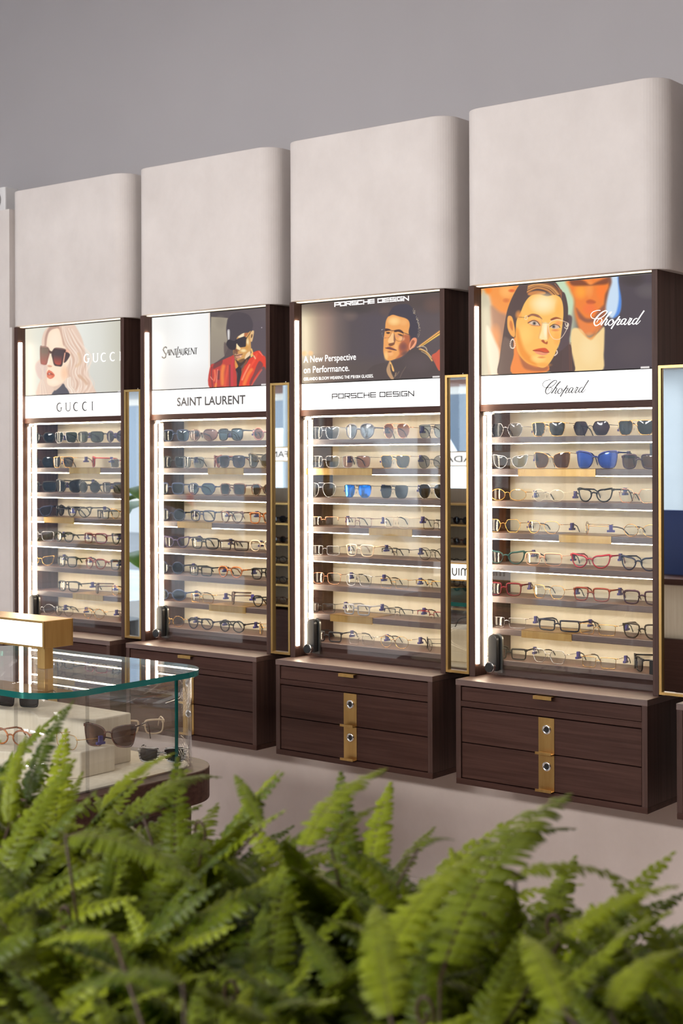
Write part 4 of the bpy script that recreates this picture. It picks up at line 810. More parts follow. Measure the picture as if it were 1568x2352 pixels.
# per cabinet: crop scale, then shelf by shelf (left px, right px, shape, rim, frame colour, lens, turn in degrees)
GL = {4: (1070, .3176, [
 [(165, 410, 'hexagonal', 'rimless', 'silver', 'light grey'), (455, 720, 'navigator', 'wire', 'gold', 'grey'), (765, 1035, 'hexagonal', 'half-rim', 'dark brown', 'purple'), (1080, None, 'navigator', 'wire', 'gold', 'dark')],
 [(200, 430, 'cat-eye', 'wire', 'silver', 'pale blue', 12), (485, 745, 'butterfly', 'rimless', 'gold', 'brown'), (790, 1085, 'butterfly', 'acetate', 'blue', 'cobalt'), (1110, None, 'square', 'acetate', 'plum', 'brown')],
 [(175, 425, 'oval', 'wire', 'gold', 'clear', 8), (475, 705, 'oval', 'wire', 'ivory', 'clear'), (795, 1060, 'cat-eye', 'acetate', 'black', 'clear'), (1090, None, 'hexagonal', 'wire', 'rose gold', 'clear')],
 [(150, 385, 'hexagonal', 'wire', 'gold', 'clear', 8), (425, 680, 'panto', 'wire', 'gold', 'clear'), (785, 885, 'oval', 'wire', 'gold', 'clear', -62), (1120, None, 'oval', 'wire', 'gold', 'clear')],
 [(168, 410, 'cat-eye', 'acetate', 'teal green', 'clear', 8), (415, 690, 'square', 'brow', 'rose gold', 'clear'), (755, 1035, 'cat-eye', 'acetate', 'crimson', 'clear'), (1105, None, 'cat-eye', 'acetate', 'navy', 'clear')],
 [(165, 385, 'square', 'acetate', 'burgundy', 'clear', 8), (470, 715, 'hexagonal', 'wire', 'gold', 'clear'), (770, 1035, 'square', 'acetate', 'red-brown', 'clear'), (1130, None, 'square', 'acetate', 'plum', 'clear')],
 [(165, 425, 'rect', 'rimless', 'silver', 'clear', 5), (510, 815, 'rect', 'acetate', 'navy', 'clear'), (805, 1080, 'rect', 'wire', 'gold', 'clear'), (1130, None, 'navigator', 'acetate', 'olive brown', 'clear')],
 [(205, 415, 'rect', 'acetate', 'black', 'clear', 8), (462, 725, 'hexagonal', 'wire', 'silver', 'clear'), (830, 1082, 'rect', 'wire', 'gold', 'clear'), (1135, 1260, 'square', 'acetate', 'black', 'smoke', -52)]]),
 3: (650, .2806, [
 [(225, 445, 'navigator', 'wire', 'silver', 'light grey', 8), (498, 742, 'aviator', 'acetate', 'grey', 'mirror grey'), (805, 1035, 'aviator', 'wire', 'rose gold', 'rose'), (1090, None, 'navigator', 'wire', 'slate blue', 'pale blue')],
 [(225, 447, 'square', 'wire', 'silver', 'pale blue', 8), (467, 710, 'square', 'wire', 'steel', 'pink'), (790, 1030, 'navigator', 'wire', 'gold', 'olive'), (1085, None, 'round', 'wire', 'black', 'light grey')],
 [(200, 420, 'aviator', 'wire', 'silver', 'pale blue', 6), (487, 720, 'navigator', 'half-rim', 'slate blue', 'mirror blue'), (790, 1015, 'navigator', 'wire', 'black', 'dark'), (1090, None, 'aviator', 'wire', 'silver', 'dark')],
 [(235, 425, 'rect', 'half-rim', 'rose gold', 'clear', 10), (500, 718, 'rect', 'wire', 'burgundy', 'clear'), (810, 1035, 'square', 'wire', 'beige', 'clear'), (1122, None, 'rect', 'wire', 'dark brown', 'clear')],
 [(240, 445, 'rect', 'wire', 'silver', 'clear', 10), (503, 740, 'square', 'acetate', 'beige', 'clear'), (800, 1025, 'rect', 'half-rim', 'black', 'clear'), (1095, None, 'round', 'wire', 'black', 'clear')],
 [(240, 460, 'square', 'wire', 'rose gold', 'clear', 6), (500, 722, 'square', 'wire', 'silver', 'clear'), (785, 1022, 'rect', 'rimless', 'gold', 'clear'), (1070, None, 'rect', 'half-rim', 'gold', 'clear')],
 [(200, 415, 'rect', 'wire', 'dark grey', 'clear', 6), (485, 707, 'rect', 'acetate', 'clear grey', 'clear'), (815, 1057, 'rect', 'half-rim', 'black', 'clear'), (1085, None, 'rect', 'half-rim', 'red', 'clear')],
 [(255, 462, 'rect', 'acetate', 'dark grey', 'clear', 6), (525, 745, 'rect', 'rimless', 'silver', 'clear'), (785, 1022, 'round', 'wire', 'gold', 'clear'), (1085, 1195, 'panto', 'wire', 'black', 'clear', -48)]]),
 2: (310, .236, [
 [(300, 482, 'square', 'acetate', 'slate blue', 'blue', 14), (512, 790, 'panto', 'acetate', 'tortoiseshell', 'rose'), (825, 1022, 'square', 'acetate', 'black', 'blue'), (1140, None, 'round', 'acetate', 'pink', 'rose')],
 [(282, 462, 'square', 'acetate', 'black', 'dark', 14), (478, 640, 'square', 'wire', 'steel', 'pale blue'), (676, 790, 'cat-eye', 'acetate', 'red-brown', 'rose', -34), (818, 1052, 'square', 'acetate', 'navy', 'purple'), (1085, None, 'butterfly', 'acetate', 'olive brown', 'olive')],
 [(245, 442, 'square', 'acetate', 'slate blue', 'blue', 12), (500, 768, 'panto', 'acetate', 'slate blue', 'blue'), (820, 1065, 'square', 'acetate', 'tortoiseshell', 'dark'), (1110, None, 'panto', 'acetate', 'tortoiseshell', 'dark')],
 [(265, 450, 'round', 'acetate', 'navy', 'blue', 12), (528, 772, 'square', 'acetate', 'slate blue', 'clear'), (815, 1052, 'cat-eye', 'acetate', 'tortoiseshell', 'clear'), (1105, None, 'square', 'acetate', 'amber', 'clear')],
 [(300, 492, 'cat-eye', 'acetate', 'purple', 'clear', 12), (543, 800, 'square', 'acetate', 'black', 'clear'), (812, 1090, 'rect', 'acetate', 'dark brown', 'clear'), (1110, None, 'panto', 'acetate', 'beige', 'clear')],
 [(245, 442, 'round', 'acetate', 'navy', 'blue', 12), (515, 747, 'rect', 'acetate', 'black', 'clear'), (805, 1032, 'panto', 'acetate', 'amber', 'clear'), (1122, None, 'square', 'acetate', 'black', 'clear')],
 [(225, 467, 'oval', 'acetate', 'slate blue', 'blue', 10), (540, 752, 'rect', 'wire', 'gold', 'clear'), (862, 920, 'square', 'acetate', 'tortoiseshell', 'clear', -48), (1130, None, 'panto', 'acetate', 'black', 'clear')],
 [(245, 467, 'round', 'wire', 'gold', 'clear', 4), (513, 747, 'panto', 'acetate', 'navy', 'clear'), (822, 1052, 'round', 'acetate', 'black', 'clear'), (1118, 1202, 'panto', 'wire', 'gold', 'clear', -45)]]),
 1: (0, .2126, [
 [(345, 560, 'panto', 'acetate', 'black', 'dark', 14), (575, 822, 'navigator', 'wire', 'silver', 'green'), (828, 1100, 'square', 'acetate', 'black', 'green'), (1125, None, 'round', 'acetate', 'purple', 'purple')],
 [(330, 547, 'hexagonal', 'wire', 'black', 'dark', 14), (563, 782, 'navigator', 'wire', 'gold', 'smoke'), (918, 960, 'square', 'acetate', 'red', 'dark', -43), (1180, None, 'rect', 'wire', 'silver', 'smoke')],
 [(320, 572, 'square', 'acetate', 'black', 'dark', 12), (608, 852, 'butterfly', 'acetate', 'black', 'dark'), (858, 1062, 'round', 'acetate', 'black', 'dark'), (1090, None, 'square', 'acetate', 'dark brown', 'smoke')],
 [(305, 522, 'cat-eye', 'acetate', 'navy', 'smoke', 14), (536, 604, 'round', 'acetate', 'black', 'dark', -55), (678, 1000, 'cat-eye', 'acetate', 'black', 'clear'), (1030, 1172, 'rect', 'acetate', 'dark grey', 'clear', -20), (1182, None, 'cat-eye', 'wire', 'gold', 'clear')],
 [(322, 545, 'square', 'wire', 'silver', 'clear', 14), (573, 792, 'panto', 'acetate', 'black', 'clear'), (893, 1142, 'square', 'acetate', 'burgundy', 'clear'), (1185, None, 'cat-eye', 'acetate', 'black', 'clear')],
 [(328, 545, 'cat-eye', 'wire', 'gold', 'clear', 14), (608, 827, 'square', 'acetate', 'black', 'clear'), (898, 1142, 'panto', 'acetate', 'red-brown', 'clear'), (1185, None, 'square', 'acetate', 'dark grey', 'clear')],
 [(608, 848, 'square', 'acetate', 'black', 'clear'), (955, 1000, 'rect', 'acetate', 'tortoiseshell', 'clear', -43), (1180, None, 'round', 'wire', 'gold', 'clear')],
 [(350, 562, 'round', 'wire', 'silver', 'clear', 10), (583, 782, 'round', 'wire', 'black', 'clear'), (913, 1102, 'round', 'wire', 'gold', 'clear'), (1190, 1262, 'rect', 'wire', 'burgundy', 'clear', -45)]])}
RIMW = {'acetate': 'thick', 'wire': 'wire', 'rimless': 'rimless', 'half-rim': 'half-rim', 'brow': 'browline'}
LN = {'clear': 'eyeglasses', 'mirror blue': 'mirrored blue sunglasses', 'mirror grey': 'mirrored grey sunglasses', 'cobalt': 'cobalt blue sunglasses'}
for c in (4, 3, 2, 1):
    ox, k, rows = GL[c]; X0, XI0, XI1, X1, t = CUB[c]
    for r, row in enumerate(rows):
        z = SHZ[r]; on = [b for b in BRASS[c] if b[0] == r]
        for q, it in enumerate(row):
            u0 = ox + it[0] * k; u1 = None if it[1] is None else ox + it[1] * k; turn = it[6] if len(it) > 6 else random.uniform(-5, 5)
            yb = YS + .030; v = proj_np(XI0 + .3, yb, z)[1]; xa = onY(u0, v, yb).x
            if abs(turn) > 30:
                xb = onY(u1, v, yb).x; W = .136; xm = (xa + xb) / 2; yc = YS + .085
                # the turned pair: centre of its front on the shelf
                ctr = Vector((xm, yb + .035, 0))
            else:
                W = .140 if u1 is None else (onY(u1, v, yb).x - xa) / max(.9, math.cos(math.radians(turn))); W = min(max(W, .126), .158); W = round(W * 250) / 250
                xm = xa + W / 2 if u1 is None else (xa + onY(u1, v, yb).x) / 2; ctr = Vector((xm, yb, 0))
            big = 1.0 if it[5] == 'clear' else 1.07
            g = spectacles(it[2], it[3], it[4], it[5], W, 1, big=big)
            zz = z + .0002
            if on:
                xl_, xr_ = onY(on[0][1], v, YS).x, onY(on[0][2], v, YS).x
                if xm + W / 2 > xl_ and xm - W / 2 < xr_: zz = z + .0020
            g.location = (ctr.x, ctr.y + .003, zz); g.rotation_euler = (0, 0, math.radians(turn))
            kind = LN.get(it[5], it[5] + '-lens sunglasses'); shp = {'rect': 'rectangular', 'panto': 'rounded'}.get(it[2], it[2])
            cabn = ['blonde woman', 'red coat', 'dark jacket', 'earring woman'][c - 1]
            g['label'] = f"{it[4]} {RIMW[it[3]]} {shp} {kind}, {ORD[q]} on {SHN[r]} shelf, {cabn} cabinet"
            g['category'] = 'glasses'; g['group'] = f'glasses in the {cabn} cabinet'
# ------------------------------------------------------------------ glass showcase in front of the cabinets
ZT = H - .62
cbk, cfr = onZ(467, 1537, ZT), onZ(130, 1592, ZT)
VX1, VY1, VY0 = -2.985, 3.165, 2.515; VX0 = -3.93
sc = thing('glass_showcase', 'glass topped showcase with curved glass corners on a dark oak base', 'showcase', ((VX0 + VX1) / 2, (VY0 + VY1) / 2, 0))
so = Vector(sc.location)
def vpart(mb, name, mat, par=sc, smooth=False, bevel=0):
    o = mb.build(name, mat, par, smooth, bevel=bevel)
    for v in o.data.vertices: v.co -= so
    return o
m, n, l, b = new_mat('glass_edge'); b.inputs['Base Color'].default_value = (.005, .12, .11, 1); b.inputs['Roughness'].default_value = .12; b.inputs['Transmission Weight'].default_value = .35; M['gedge'] = m
top = rrect(VX0, VX1, VY0, VY1, .13, 14); n_ = len(top)
tb = MB(); tb.add([(x, y, ZT) for x, y in top], [tuple(range(n_))]); tb.add([(x, y, ZT - .017) for x, y in top], [tuple(range(n_ - 1, -1, -1))])
gt = vpart(tb, 'glass_top', M['glass'])
eb = MB(); eb.add([(x, y, ZT - .0001) for x, y in top] + [(x, y, ZT - .0169) for x, y in top], [(i, n_ + i, n_ + (i + 1) % n_, (i + 1) % n_) for i in range(n_)]); vpart(eb, 'polished_edge', M['gedge'], gt, True)
ZBS = H - .905
inn = rrect(VX0 + .02, VX1 - .02, VY0 + .02, VY1 - .02, .115, 14)
vpart(MB().wall(inn, ZBS - .004, ZT - .017, .006), 'glass_wall', M['glass'], smooth=True)
for (x, y) in ((VX1 - .021, VY0 + .16), (VX1 - .021, VY1 - .15), (VX1 - .15, VY0 + .021), (VX0 + .16, VY0 + .021)):
    vpart(MB().box(x - .0035, x + .0035, y - .0035, y + .0035, ZBS, ZT - .017), 'glass_joint', M['gedge'] if y > VY0 + .3 else M['pad'])
base = rrect(VX0 - .03, VX1 + .03, VY0 - .03, VY1 + .03, .16, 14)
vpart(MB().prism(base, ZBS - .095, ZBS), 'base', M['wood'], bevel=.004)
vpart(MB().prism(rrect(VX0 + .02, VX1 - .02, VY0 + .02, VY1 - .02, .12, 10), .0, ZBS - .095), 'plinth', M['woodv'])
vpart(MB().prism(rrect(VX0 + .03, VX1 - .03, VY0 + .03, VY1 - .03, .11, 10), ZBS, ZBS + .004), 'display_floor', M['cream'])
# stepped cream display blocks
def block(u, v, pts, h, lab):
    o = MB().prism(pts, ZBS + .0042, ZBS + .0042 + h).build('display_block', M['cream'], bevel=.004); tag(o, lab, 'display block', 'cream display blocks in the showcase'); return o
def zig(x0, x1, y, d, dep): 
    n = 4; f = [(x0 + (x1 - x0) * i / n, y + (d if i % 2 else 0)) for i in range(n + 1)]
    return f + [(x1, y + dep), (x0, y + dep)]
block(0, 0, [(-3.80, 2.88), (-3.60, 2.80), (-3.47, 2.86), (-3.36, 2.80), (-3.20, 2.88), (-3.20, 3.02), (-3.80, 3.02)], .145, 'tall zigzag cream block at the back of the showcase')
block(0, 0, [(-3.80, 2.66), (-3.62, 2.62), (-3.50, 2.68), (-3.36, 2.62), (-3.20, 2.70), (-3.14, 2.77), (-3.14, 2.90), (-3.19, 2.90), (-3.19, 2.86), (-3.36, 2.78), (-3.47, 2.84), (-3.60, 2.78), (-3.80, 2.86)], .075, 'low zigzag cream block at the front of the showcase')
# lit sign on a brass post, standing on the glass
pb = onZ(104, 1535, ZT)
SY0 = pb.y - .055; sL = onY(0, 1452, SY0); sR = onY(100, 1458, SY0)
z0s = onY(100, 1491, SY0).z; z1s = onY(100, 1427.5, SY0).z
x1s = sR.x; x0s = x1s - .56; SD = .112
sg = thing('brand_sign', 'long brass lit sign box on a post on the glass showcase', 'sign', (pb.x, pb.y, ZT), 0)
po = Vector(sg.location)
def spart(mb, name, mat, par=sg, bevel=0):
    o = mb.build(name, mat, par, bevel=bevel)
    for v in o.data.vertices: v.co -= po
    return o
spart(MB().box(x0s, x1s, SY0 + .003, SY0 + SD - .003, z0s, z1s), 'box', M['brass'], bevel=.002)
for ya, yb in ((SY0, SY0 + .0032), (SY0 + SD - .0032, SY0 + SD)):
    fr = MB(); w = .006; fr.box(x0s, x1s, ya, yb, z0s, z0s + w); fr.box(x0s, x1s, ya, yb, z1s - w, z1s); fr.box(x0s, x0s + w, ya, yb, z0s + w, z1s - w); fr.box(x1s - w, x1s, ya, yb, z0s + w, z1s - w)
    spart(fr, 'frame', M['brass'])
    f = spart(MB().box(x0s + w, x1s - w, ya + .001, yb - .001 + .0005, z0s + w, z1s - w), 'lit_face', emit('sign_face', (1, .985, .965), 1.25) if 'sf' not in M else M['sf'])
    M['sf'] = f.data.materials[0]
    # low rounded lower-case letters, both faces
    front = ya < SY0 + .05; y = ya + .0006 if front else yb - .0001; sgn = 1 if front else -1; xm = (x0s + x1s) / 2 if not front else x1s - .335; lh = .034; mb = MB(); zc = (z0s + z1s) / 2 - lh / 2
    cur = 0; st = []
    def stem(x): st.append([(x, 0), (x, lh)])
    for ch in 'miu miu':
        if ch == 'm':
            for k_ in range(2): st.append([(cur + .020 * k_, 0), (cur + .020 * k_, lh * .62)] + [(cur + .020 * k_ + .010 - .010 * math.cos(w_), lh * .62 + lh * .36 * math.sin(w_)) for w_ in np.linspace(.3, math.pi, 9)] + [(cur + .020 * (k_ + 1), 0)])
            cur += .053
        elif ch == 'i': st.append([(cur, 0), (cur, lh)]); cur += .013
        elif ch == 'u': st.append([(cur, lh), (cur, lh * .38)] + [(cur + .011 - .011 * math.cos(w_), lh * .38 - lh * .36 * math.sin(w_)) for w_ in np.linspace(.3, math.pi, 9)] + [(cur + .022, lh)]); cur += .036
        else: cur += .03
    cur -= .014
    for s_ in st: mb.ribbon([(xm + sgn * (x - cur / 2), zc + z_) for x, z_ in s_], .0058, y + (.0 if front else .0012), .0012)
    spart(mb, 'lettering', M['ink'], f)
spart(MB().box(pb.x - .0165, pb.x + .0165, pb.y - .0165, pb.y + .0165, ZT + .0003, z0s), 'post', M['brass'], bevel=.001)
# spectacles in the showcase
FLR = ZBS + .0045; LO = FLR + .075; HI = FLR + .145
def put(u, v, z, turn, label, *a, **k):
    g = spectacles(*a, **k); p_ = onZ(u, v, z); g.location = (p_.x, p_.y, z + .0003); g.rotation_euler = (0, 0, math.radians(turn)); g['label'] = label; g['category'] = 'glasses'; g['group'] = 'glasses in the showcase'; return g
put(40, 1624, HI, 20, 'black wrap sunglasses on the tall cream block in the showcase', 'rect', 'acetate', 'black', 'dark', .145, 0, big=1.25)
put(26, 1712, LO, 10, 'tortoiseshell round eyeglasses at the left end of the low cream block', 'round', 'acetate', 'amber', 'clear', .142, 0)
put(150, 1718, LO, -14, 'thin gold eyeglasses in the middle of the low cream block', 'panto', 'wire', 'gold', 'clear', .136, 1)
put(250, 1716, LO, 24, 'oversized brown tortoiseshell sunglasses on the low cream block', 'butterfly', 'acetate', 'tortoiseshell', 'brown', .158, 0, big=1.22)
put(325, 1688, LO, 50, 'clear beige eyeglasses standing sideways behind the oversized brown sunglasses', 'square', 'acetate', 'beige', 'clear', .138, 0)
M[('f', 'striped', False)] = noisy('black_white_stripes', (.01, .01, .01), (.8, .8, .8), (30, 30, 400), .2, 1, lo=.48, hi=.52); FCOL['striped'] = (120, 120, 120)
put(372, 1752, FLR, 38, 'black and white striped sunglasses on the showcase floor by the right corner', 'square', 'acetate', 'striped', 'dark', .145, 0)

# ------------------------------------------------------------------ fern planter in the foreground
PX0, PX1, PY0, PY1, PZ = -2.45, -.10, .72, 1.62, H - .665
pl = thing('planter', 'long dark brown planter box filled with ferns in the foreground', 'planter', ((PX0 + PX1) / 2, (PY0 + PY1) / 2, 0))
M['trough'] = plain('dark_brown_trough', (.02, .008, .006), .5); M['soil'] = noisy('soil', (.010, .006, .004), (.03, .02, .013), (60, 60, 60), .95, 6)
tr = MB(); T = .025
tr.box(PX0, PX1, PY0, PY0 + T, 0, PZ); tr.box(PX0, PX1, PY1 - T, PY1, 0, PZ); tr.box(PX0, PX0 + T, PY0 + T, PY1 - T, 0, PZ); tr.box(PX1 - T, PX1, PY0 + T, PY1 - T, 0, PZ); tr.box(PX0 + T, PX1 - T, PY0 + T, PY1 - T, 0, .03)
o = tr.build('trough', M['trough'], pl)
for v in o.data.vertices: v.co -= pl.location
o = MB().box(PX0 + T, PX1 - T, PY0 + T, PY1 - T, .03, PZ - .03).build('soil', M['soil'], pl)
for v in o.data.vertices: v.co -= pl.location
def fernmat(name, c1, c2):
    m, n, l, b = new_mat(name); n.remove(b); out = n['Material Output']
    oi = n.new('ShaderNodeObjectInfo'); tc = n.new('ShaderNodeTexCoord'); nz = n.new('ShaderNodeTexNoise'); nz.inputs['Scale'].default_value = 9; nz.inputs['Detail'].default_value = 3
    ad = n.new('ShaderNodeMath'); ad.operation = 'MULTIPLY_ADD'; ad.inputs[1].default_value = .55; r = n.new('ShaderNodeValToRGB')
    ml = n.new('ShaderNodeMath'); ml.operation = 'MULTIPLY'; ml.inputs[1].default_value = .6
    r.color_ramp.elements[0].color = (*c1, 1); r.color_ramp.elements[1].color = (*c2, 1); r.color_ramp.elements[0].position = .2; r.color_ramp.elements[1].position = .85
    l.new(tc.outputs['Object'], nz.inputs['Vector']); l.new(oi.outputs['Random'], ad.inputs[0]); l.new(nz.outputs['Fac'], ml.inputs[0]); l.new(ml.outputs[0], ad.inputs[2]); l.new(ad.outputs[0], r.inputs[0])
    d = n.new('ShaderNodeBsdfPrincipled'); d.inputs['Roughness'].default_value = .42; d.inputs['Specular IOR Level'].default_value = .2; t = n.new('ShaderNodeBsdfTranslucent'); mx = n.new('ShaderNodeMixShader'); mx.inputs[0].default_value = .2
    l.new(r.outputs[0], d.inputs['Base Color']); l.new(r.outputs[0], t.inputs[0]); l.new(d.outputs[0], mx.inputs[1]); l.new(t.outputs[0], mx.inputs[2]); l.new(mx.outputs[0], out.inputs[0])
    return m
M['fern'] = fernmat('fern_leaf', (.020, .044, .0015), (.225, .27, .009)); M['stalk'] = plain('brown_fern_stalk', (.05, .022, .010), .6)
FR = random.Random(11)
def frond_mesh(k):
    """unit-length frond along +y, blades to both sides, arching down"""
    r = random.Random(100 + k); mb = MB(); n = r.randint(26, 32); c = r.uniform(.22, .60); sw = r.uniform(-.08, .08)
    cen = lambda t: Vector((sw * t * t, t * (1 - .10 * c * t), -c * t * t + .0))
    path = [cen(i / 12) for i in range(13)]
    mb.tube(path, [.0065 * (1 - .75 * i / 12) for i in range(13)], 4); ns = len(mb.f)
    for i in range(n):
        t = .07 + .925 * (i / (n - 1)); p = cen(t); fw = (cen(min(1, t + .01)) - cen(t - .01)).normalized()
        Lf = .118 * (min(1, .35 + t * 3.2)) * max(0.0, 1 - t ** 2.4) ** .75 + .010
        for sg in (-1, 1):
            side = Vector((sg, 0, 0)); a = math.radians(r.uniform(4, 12) + 20 * t); d = (side * math.cos(a) + fw * math.sin(a)).normalized(); nrm = Vector((0, -fw.z, fw.y)).normalized()
            wb = .0225 + .005 * r.random(); q0 = p + nrm * .002; V = []; up = r.uniform(-.10, .34)
            prof = [(0, .55), (.25, 1.0), (.6, .85), (.88, .5)]
            for s_, w_ in prof:
                cc = q0 + d * (Lf * s_) + nrm * (Lf * (up * s_ - .42 * s_ * s_)); e = fw * (wb * w_) 
                V += [cc - e * .85, cc + nrm * .0025, cc + e * .85]
            V.append(q0 + d * Lf + nrm * (Lf * (up - .42)))
            F = []
            for j in range(3):
                b_ = 3 * j; F += [(b_, b_ + 1, b_ + 4, b_ + 3), (b_ + 1, b_ + 2, b_ + 5, b_ + 4)]
            F += [(9, 10, 12), (10, 11, 12)]
            if sg < 0: F = [tuple(reversed(f)) for f in F]
            mb.add(V, F)
    me = bpy.data.meshes.new('frond'); me.from_pydata(mb.v, [], mb.f); me.materials.append(M['fern']); me.materials.append(M['stalk'])
    mi = [1] * ns + [0] * (len(mb.f) - ns); me.polygons.foreach_set('material_index', mi); me.update(); return me
FM = [frond_mesh(k) for k in range(12)]
def frond(parent, base, tip, roll=0.0, k=None, width=1.0):
    """lay a frond from base to tip, its upper face turned towards the sky and the shop"""
    base, tip = Vector(base), Vector(tip); k = FR.randrange(12) if k is None else k; me = FM[k]
    d = tip - base; L = d.length; width *= min(1.0, .36 / L); y = d.normalized(); z = Vector((0, -.25, 1)); z = (z - y * z.dot(y))
    if z.length < .15: z = Vector((0, -1, .2)) - y * Vector((0, -1, .2)).dot(y)
    z.normalize(); z = Matrix.Rotation(roll, 3, y) @ z; x = y.cross(z)
    lt = Vector(me.vertices[0].co); tipc = Vector(me.vertices[12 * 4].co); sc_ = L / tipc.length
    # local tip direction -> world direction
    ly = tipc.normalized(); lx = Vector((1, 0, 0)) - ly * ly.x; lx.normalize(); lz = lx.cross(ly)
    A = Matrix((lx, ly, lz)); B = Matrix((x, y, z)).transposed(); Rm = (B @ A).to_4x4()
    o = bpy.data.objects.new('frond', me); COL.objects.link(o); o.parent = parent
    o.matrix_local = Matrix.Translation(base - parent.location) @ Rm @ Matrix.Diagonal((sc_ * width, sc_, sc_, 1))
    return o
PLX = [-2.22 + .262 * i for i in range(8)]
ROWY = [.90, 1.17, 1.44]
FLAB = {}
plants = []
for j, y in enumerate(ROWY):
    for i, x in enumerate(PLX):
        px = x + FR.uniform(-.03, .03) + (.13 if j == 1 else 0); py = y + FR.uniform(-.03, .03)
        lab = f"boston fern, {['first', 'second', 'third', 'fourth', 'fifth', 'sixth', 'seventh', 'eighth', 'ninth'][i]} from left in the {['near', 'middle', 'far'][j]} row of the planter"
        t = thing('boston_fern', lab, 'fern', (px, py, PZ - .03), 0, 'boston ferns in the planter'); plants.append(t)
        MB().ball((0, 0, .005), .03, .03, .02, 8, 5).build('crown', M['stalk'], t, True)
        nf = 38
        for q in range(nf):
            a = 2.399963 * q + FR.uniform(-.3, .3); lift = q / nf
            el = math.radians(2 + 52 * lift + FR.uniform(-10, 10)); L = FR.uniform(.25, .36) * (1.0 - .12 * lift)
            bp_ = Vector((px + .015 * math.cos(a), py + .015 * math.sin(a), PZ - .03)); z_ = L * math.sin(el) + .02
            z_ = min(z_, (.17, .19, .215)[j] + (.055 if px < -1.55 else (.02 if px < -1.2 else -.015)) + FR.uniform(0, .05)); tp = bp_ + Vector((L * math.cos(el) * math.cos(a), L * math.cos(el) * math.sin(a) * .9, z_))
            frond(t, bp_ + Vector((0, 0, .02)), tp, FR.uniform(-.5, .5))
        # a curled young shoot
        a = FR.uniform(0, 6.28); h_ = FR.uniform(.14, .23); sp = [(.02 * math.cos(a), .02 * math.sin(a), 0), (.03 * math.cos(a), .03 * math.sin(a), h_ * .6)] + [(.03 * math.cos(a) + .012 * math.cos(w) * (1 - w / 9), .03 * math.sin(a), h_ * .8 + .02 * math.sin(w) * (1 - w / 9)) for w in np.linspace(0, 6.5, 14)]
        MB().tube(sp, .0022, 5).build('young_shoot', M['stalk'], t, True)
def near_plant(p_): return min(plants, key=lambda t: (t.location.x - p_.x) ** 2 + (t.location.y - p_.y) ** 2)
# the fronds that stand out above the mass
for (ub, vb, ut, vt, D0, D1, w_) in ((1010, 2250, 1308, 1826, 1.45, 1.75, 1.0), (690, 1960, 886, 1766, 1.78, 1.95, 1.0), (60, 1850, 168, 1610, 2.05, 2.15, 1.0), (330, 1880, 512, 1786, 2.0, 2.2, .8), (600, 1900, 540, 1780, 1.95, 2.05, 1.0), (860, 2260, 1100, 1960, 1.35, 1.5, 1.1),
                                 (1180, 2010, 1455, 2030, 1.55, 1.6, 1.0), (1280, 2170, 1560, 2035, 1.5, 1.55, .9), (1060, 1990, 1325, 1905, 1.7, 1.8, .7), (150, 1920, 470, 2040, 1.7, 1.6, 1.1), (760, 1950, 880, 1850, 1.8, 1.9, .8), (20, 1900, 60, 1690, 2.0, 2.1, .9), (960, 1950, 1045, 1930, 1.75, 1.8, 1.0), (230, 1870, 400, 1730, 2.1, 2.2, 1.0),
                                 (260, 2150, 90, 2170, 1.4, 1.45, 1.0), (420, 2260, 150, 2280, 1.25, 1.3, 1.0), (900, 2352, 860, 2080, 1.2, 1.35, 1.2), (1300, 2330, 1200, 2150, 1.25, 1.4, 1.1), (1400, 2330, 1568, 2180, 1.3, 1.4, 1.2)):
    b0, t0 = atD(ub, vb, D0), atD(ut, vt, D1); frond(near_plant(b0), b0, t0, 0, None, w_)
    pl_ = near_plant(b0); mid = (b0 + pl_.location) / 2
    MB().tube([Vector((0, 0, 0)), mid - pl_.location + Vector((0, 0, .03)), b0 - pl_.location], .0018, 5).build('stalk', M['stalk'], pl_, True)
# ------------------------------------------------------------------ what the mirrors and panes look back on: window side of the shop and the street
M['frame'] = plain('window_frame_white', (.55, .58, .60), .4); M['pavement'] = noisy('pavement', (.22, .22, .23), (.28, .28, .29), (1, 1, 1), .8, 4); M['road'] = noisy('asphalt', (.07, .07, .075), (.11, .11, .115), (2, 2, 2), .85, 4)
M['facade'] = noisy('pale_render', (.27, .275, .28), (.33, .33, .33), (.6, .6, .6), .8, 3); M['brick'] = noisy('red_brick', (.16, .07, .05), (.22, .11, .08), (4, 4, 14), .85, 3)
M['pane_dark'] = plain('dark_window_pane', (.05, .07, .10), .1); M['stone'] = plain('pale_stone', (.40, .36, .32), .8); M['vanw'] = plain('white_van_paint', (.72, .74, .76), .25, coat=.5); M['tyre'] = plain('tyre', (.02, .02, .02), .8)
WY = -2.9
xs = [-9.6 + 1.6 * i for i in range(9)]
struct(MB().box(-1.6, 3.2, WY, WY + .1, 0, CEIL).build('wall_front', M['upper']))  # unseen solid stretch, put in to block window light from the right
for i, x in enumerate(xs[:5]):
    w = MB(); x1 = x + 1.6
    w.box(x, x + .05, WY, WY + .08, 0, CEIL); w.box(x1 - .05, x1, WY, WY + .08, 0, CEIL); w.box(x + .05, x1 - .05, WY, WY + .08, 0, .35); w.box(x + .05, x1 - .05, WY, WY + .08, 2.95, CEIL); w.box(x + .05, x1 - .05, WY + .01, WY + .06, 2.35, 2.42)
    wn = struct(w.build(f'window_{i + 1}', M['frame']))
    MB().box(x + .05, x1 - .05, WY + .03, WY + .036, .35, 2.95).build('window_pane', M['glass'], wn)
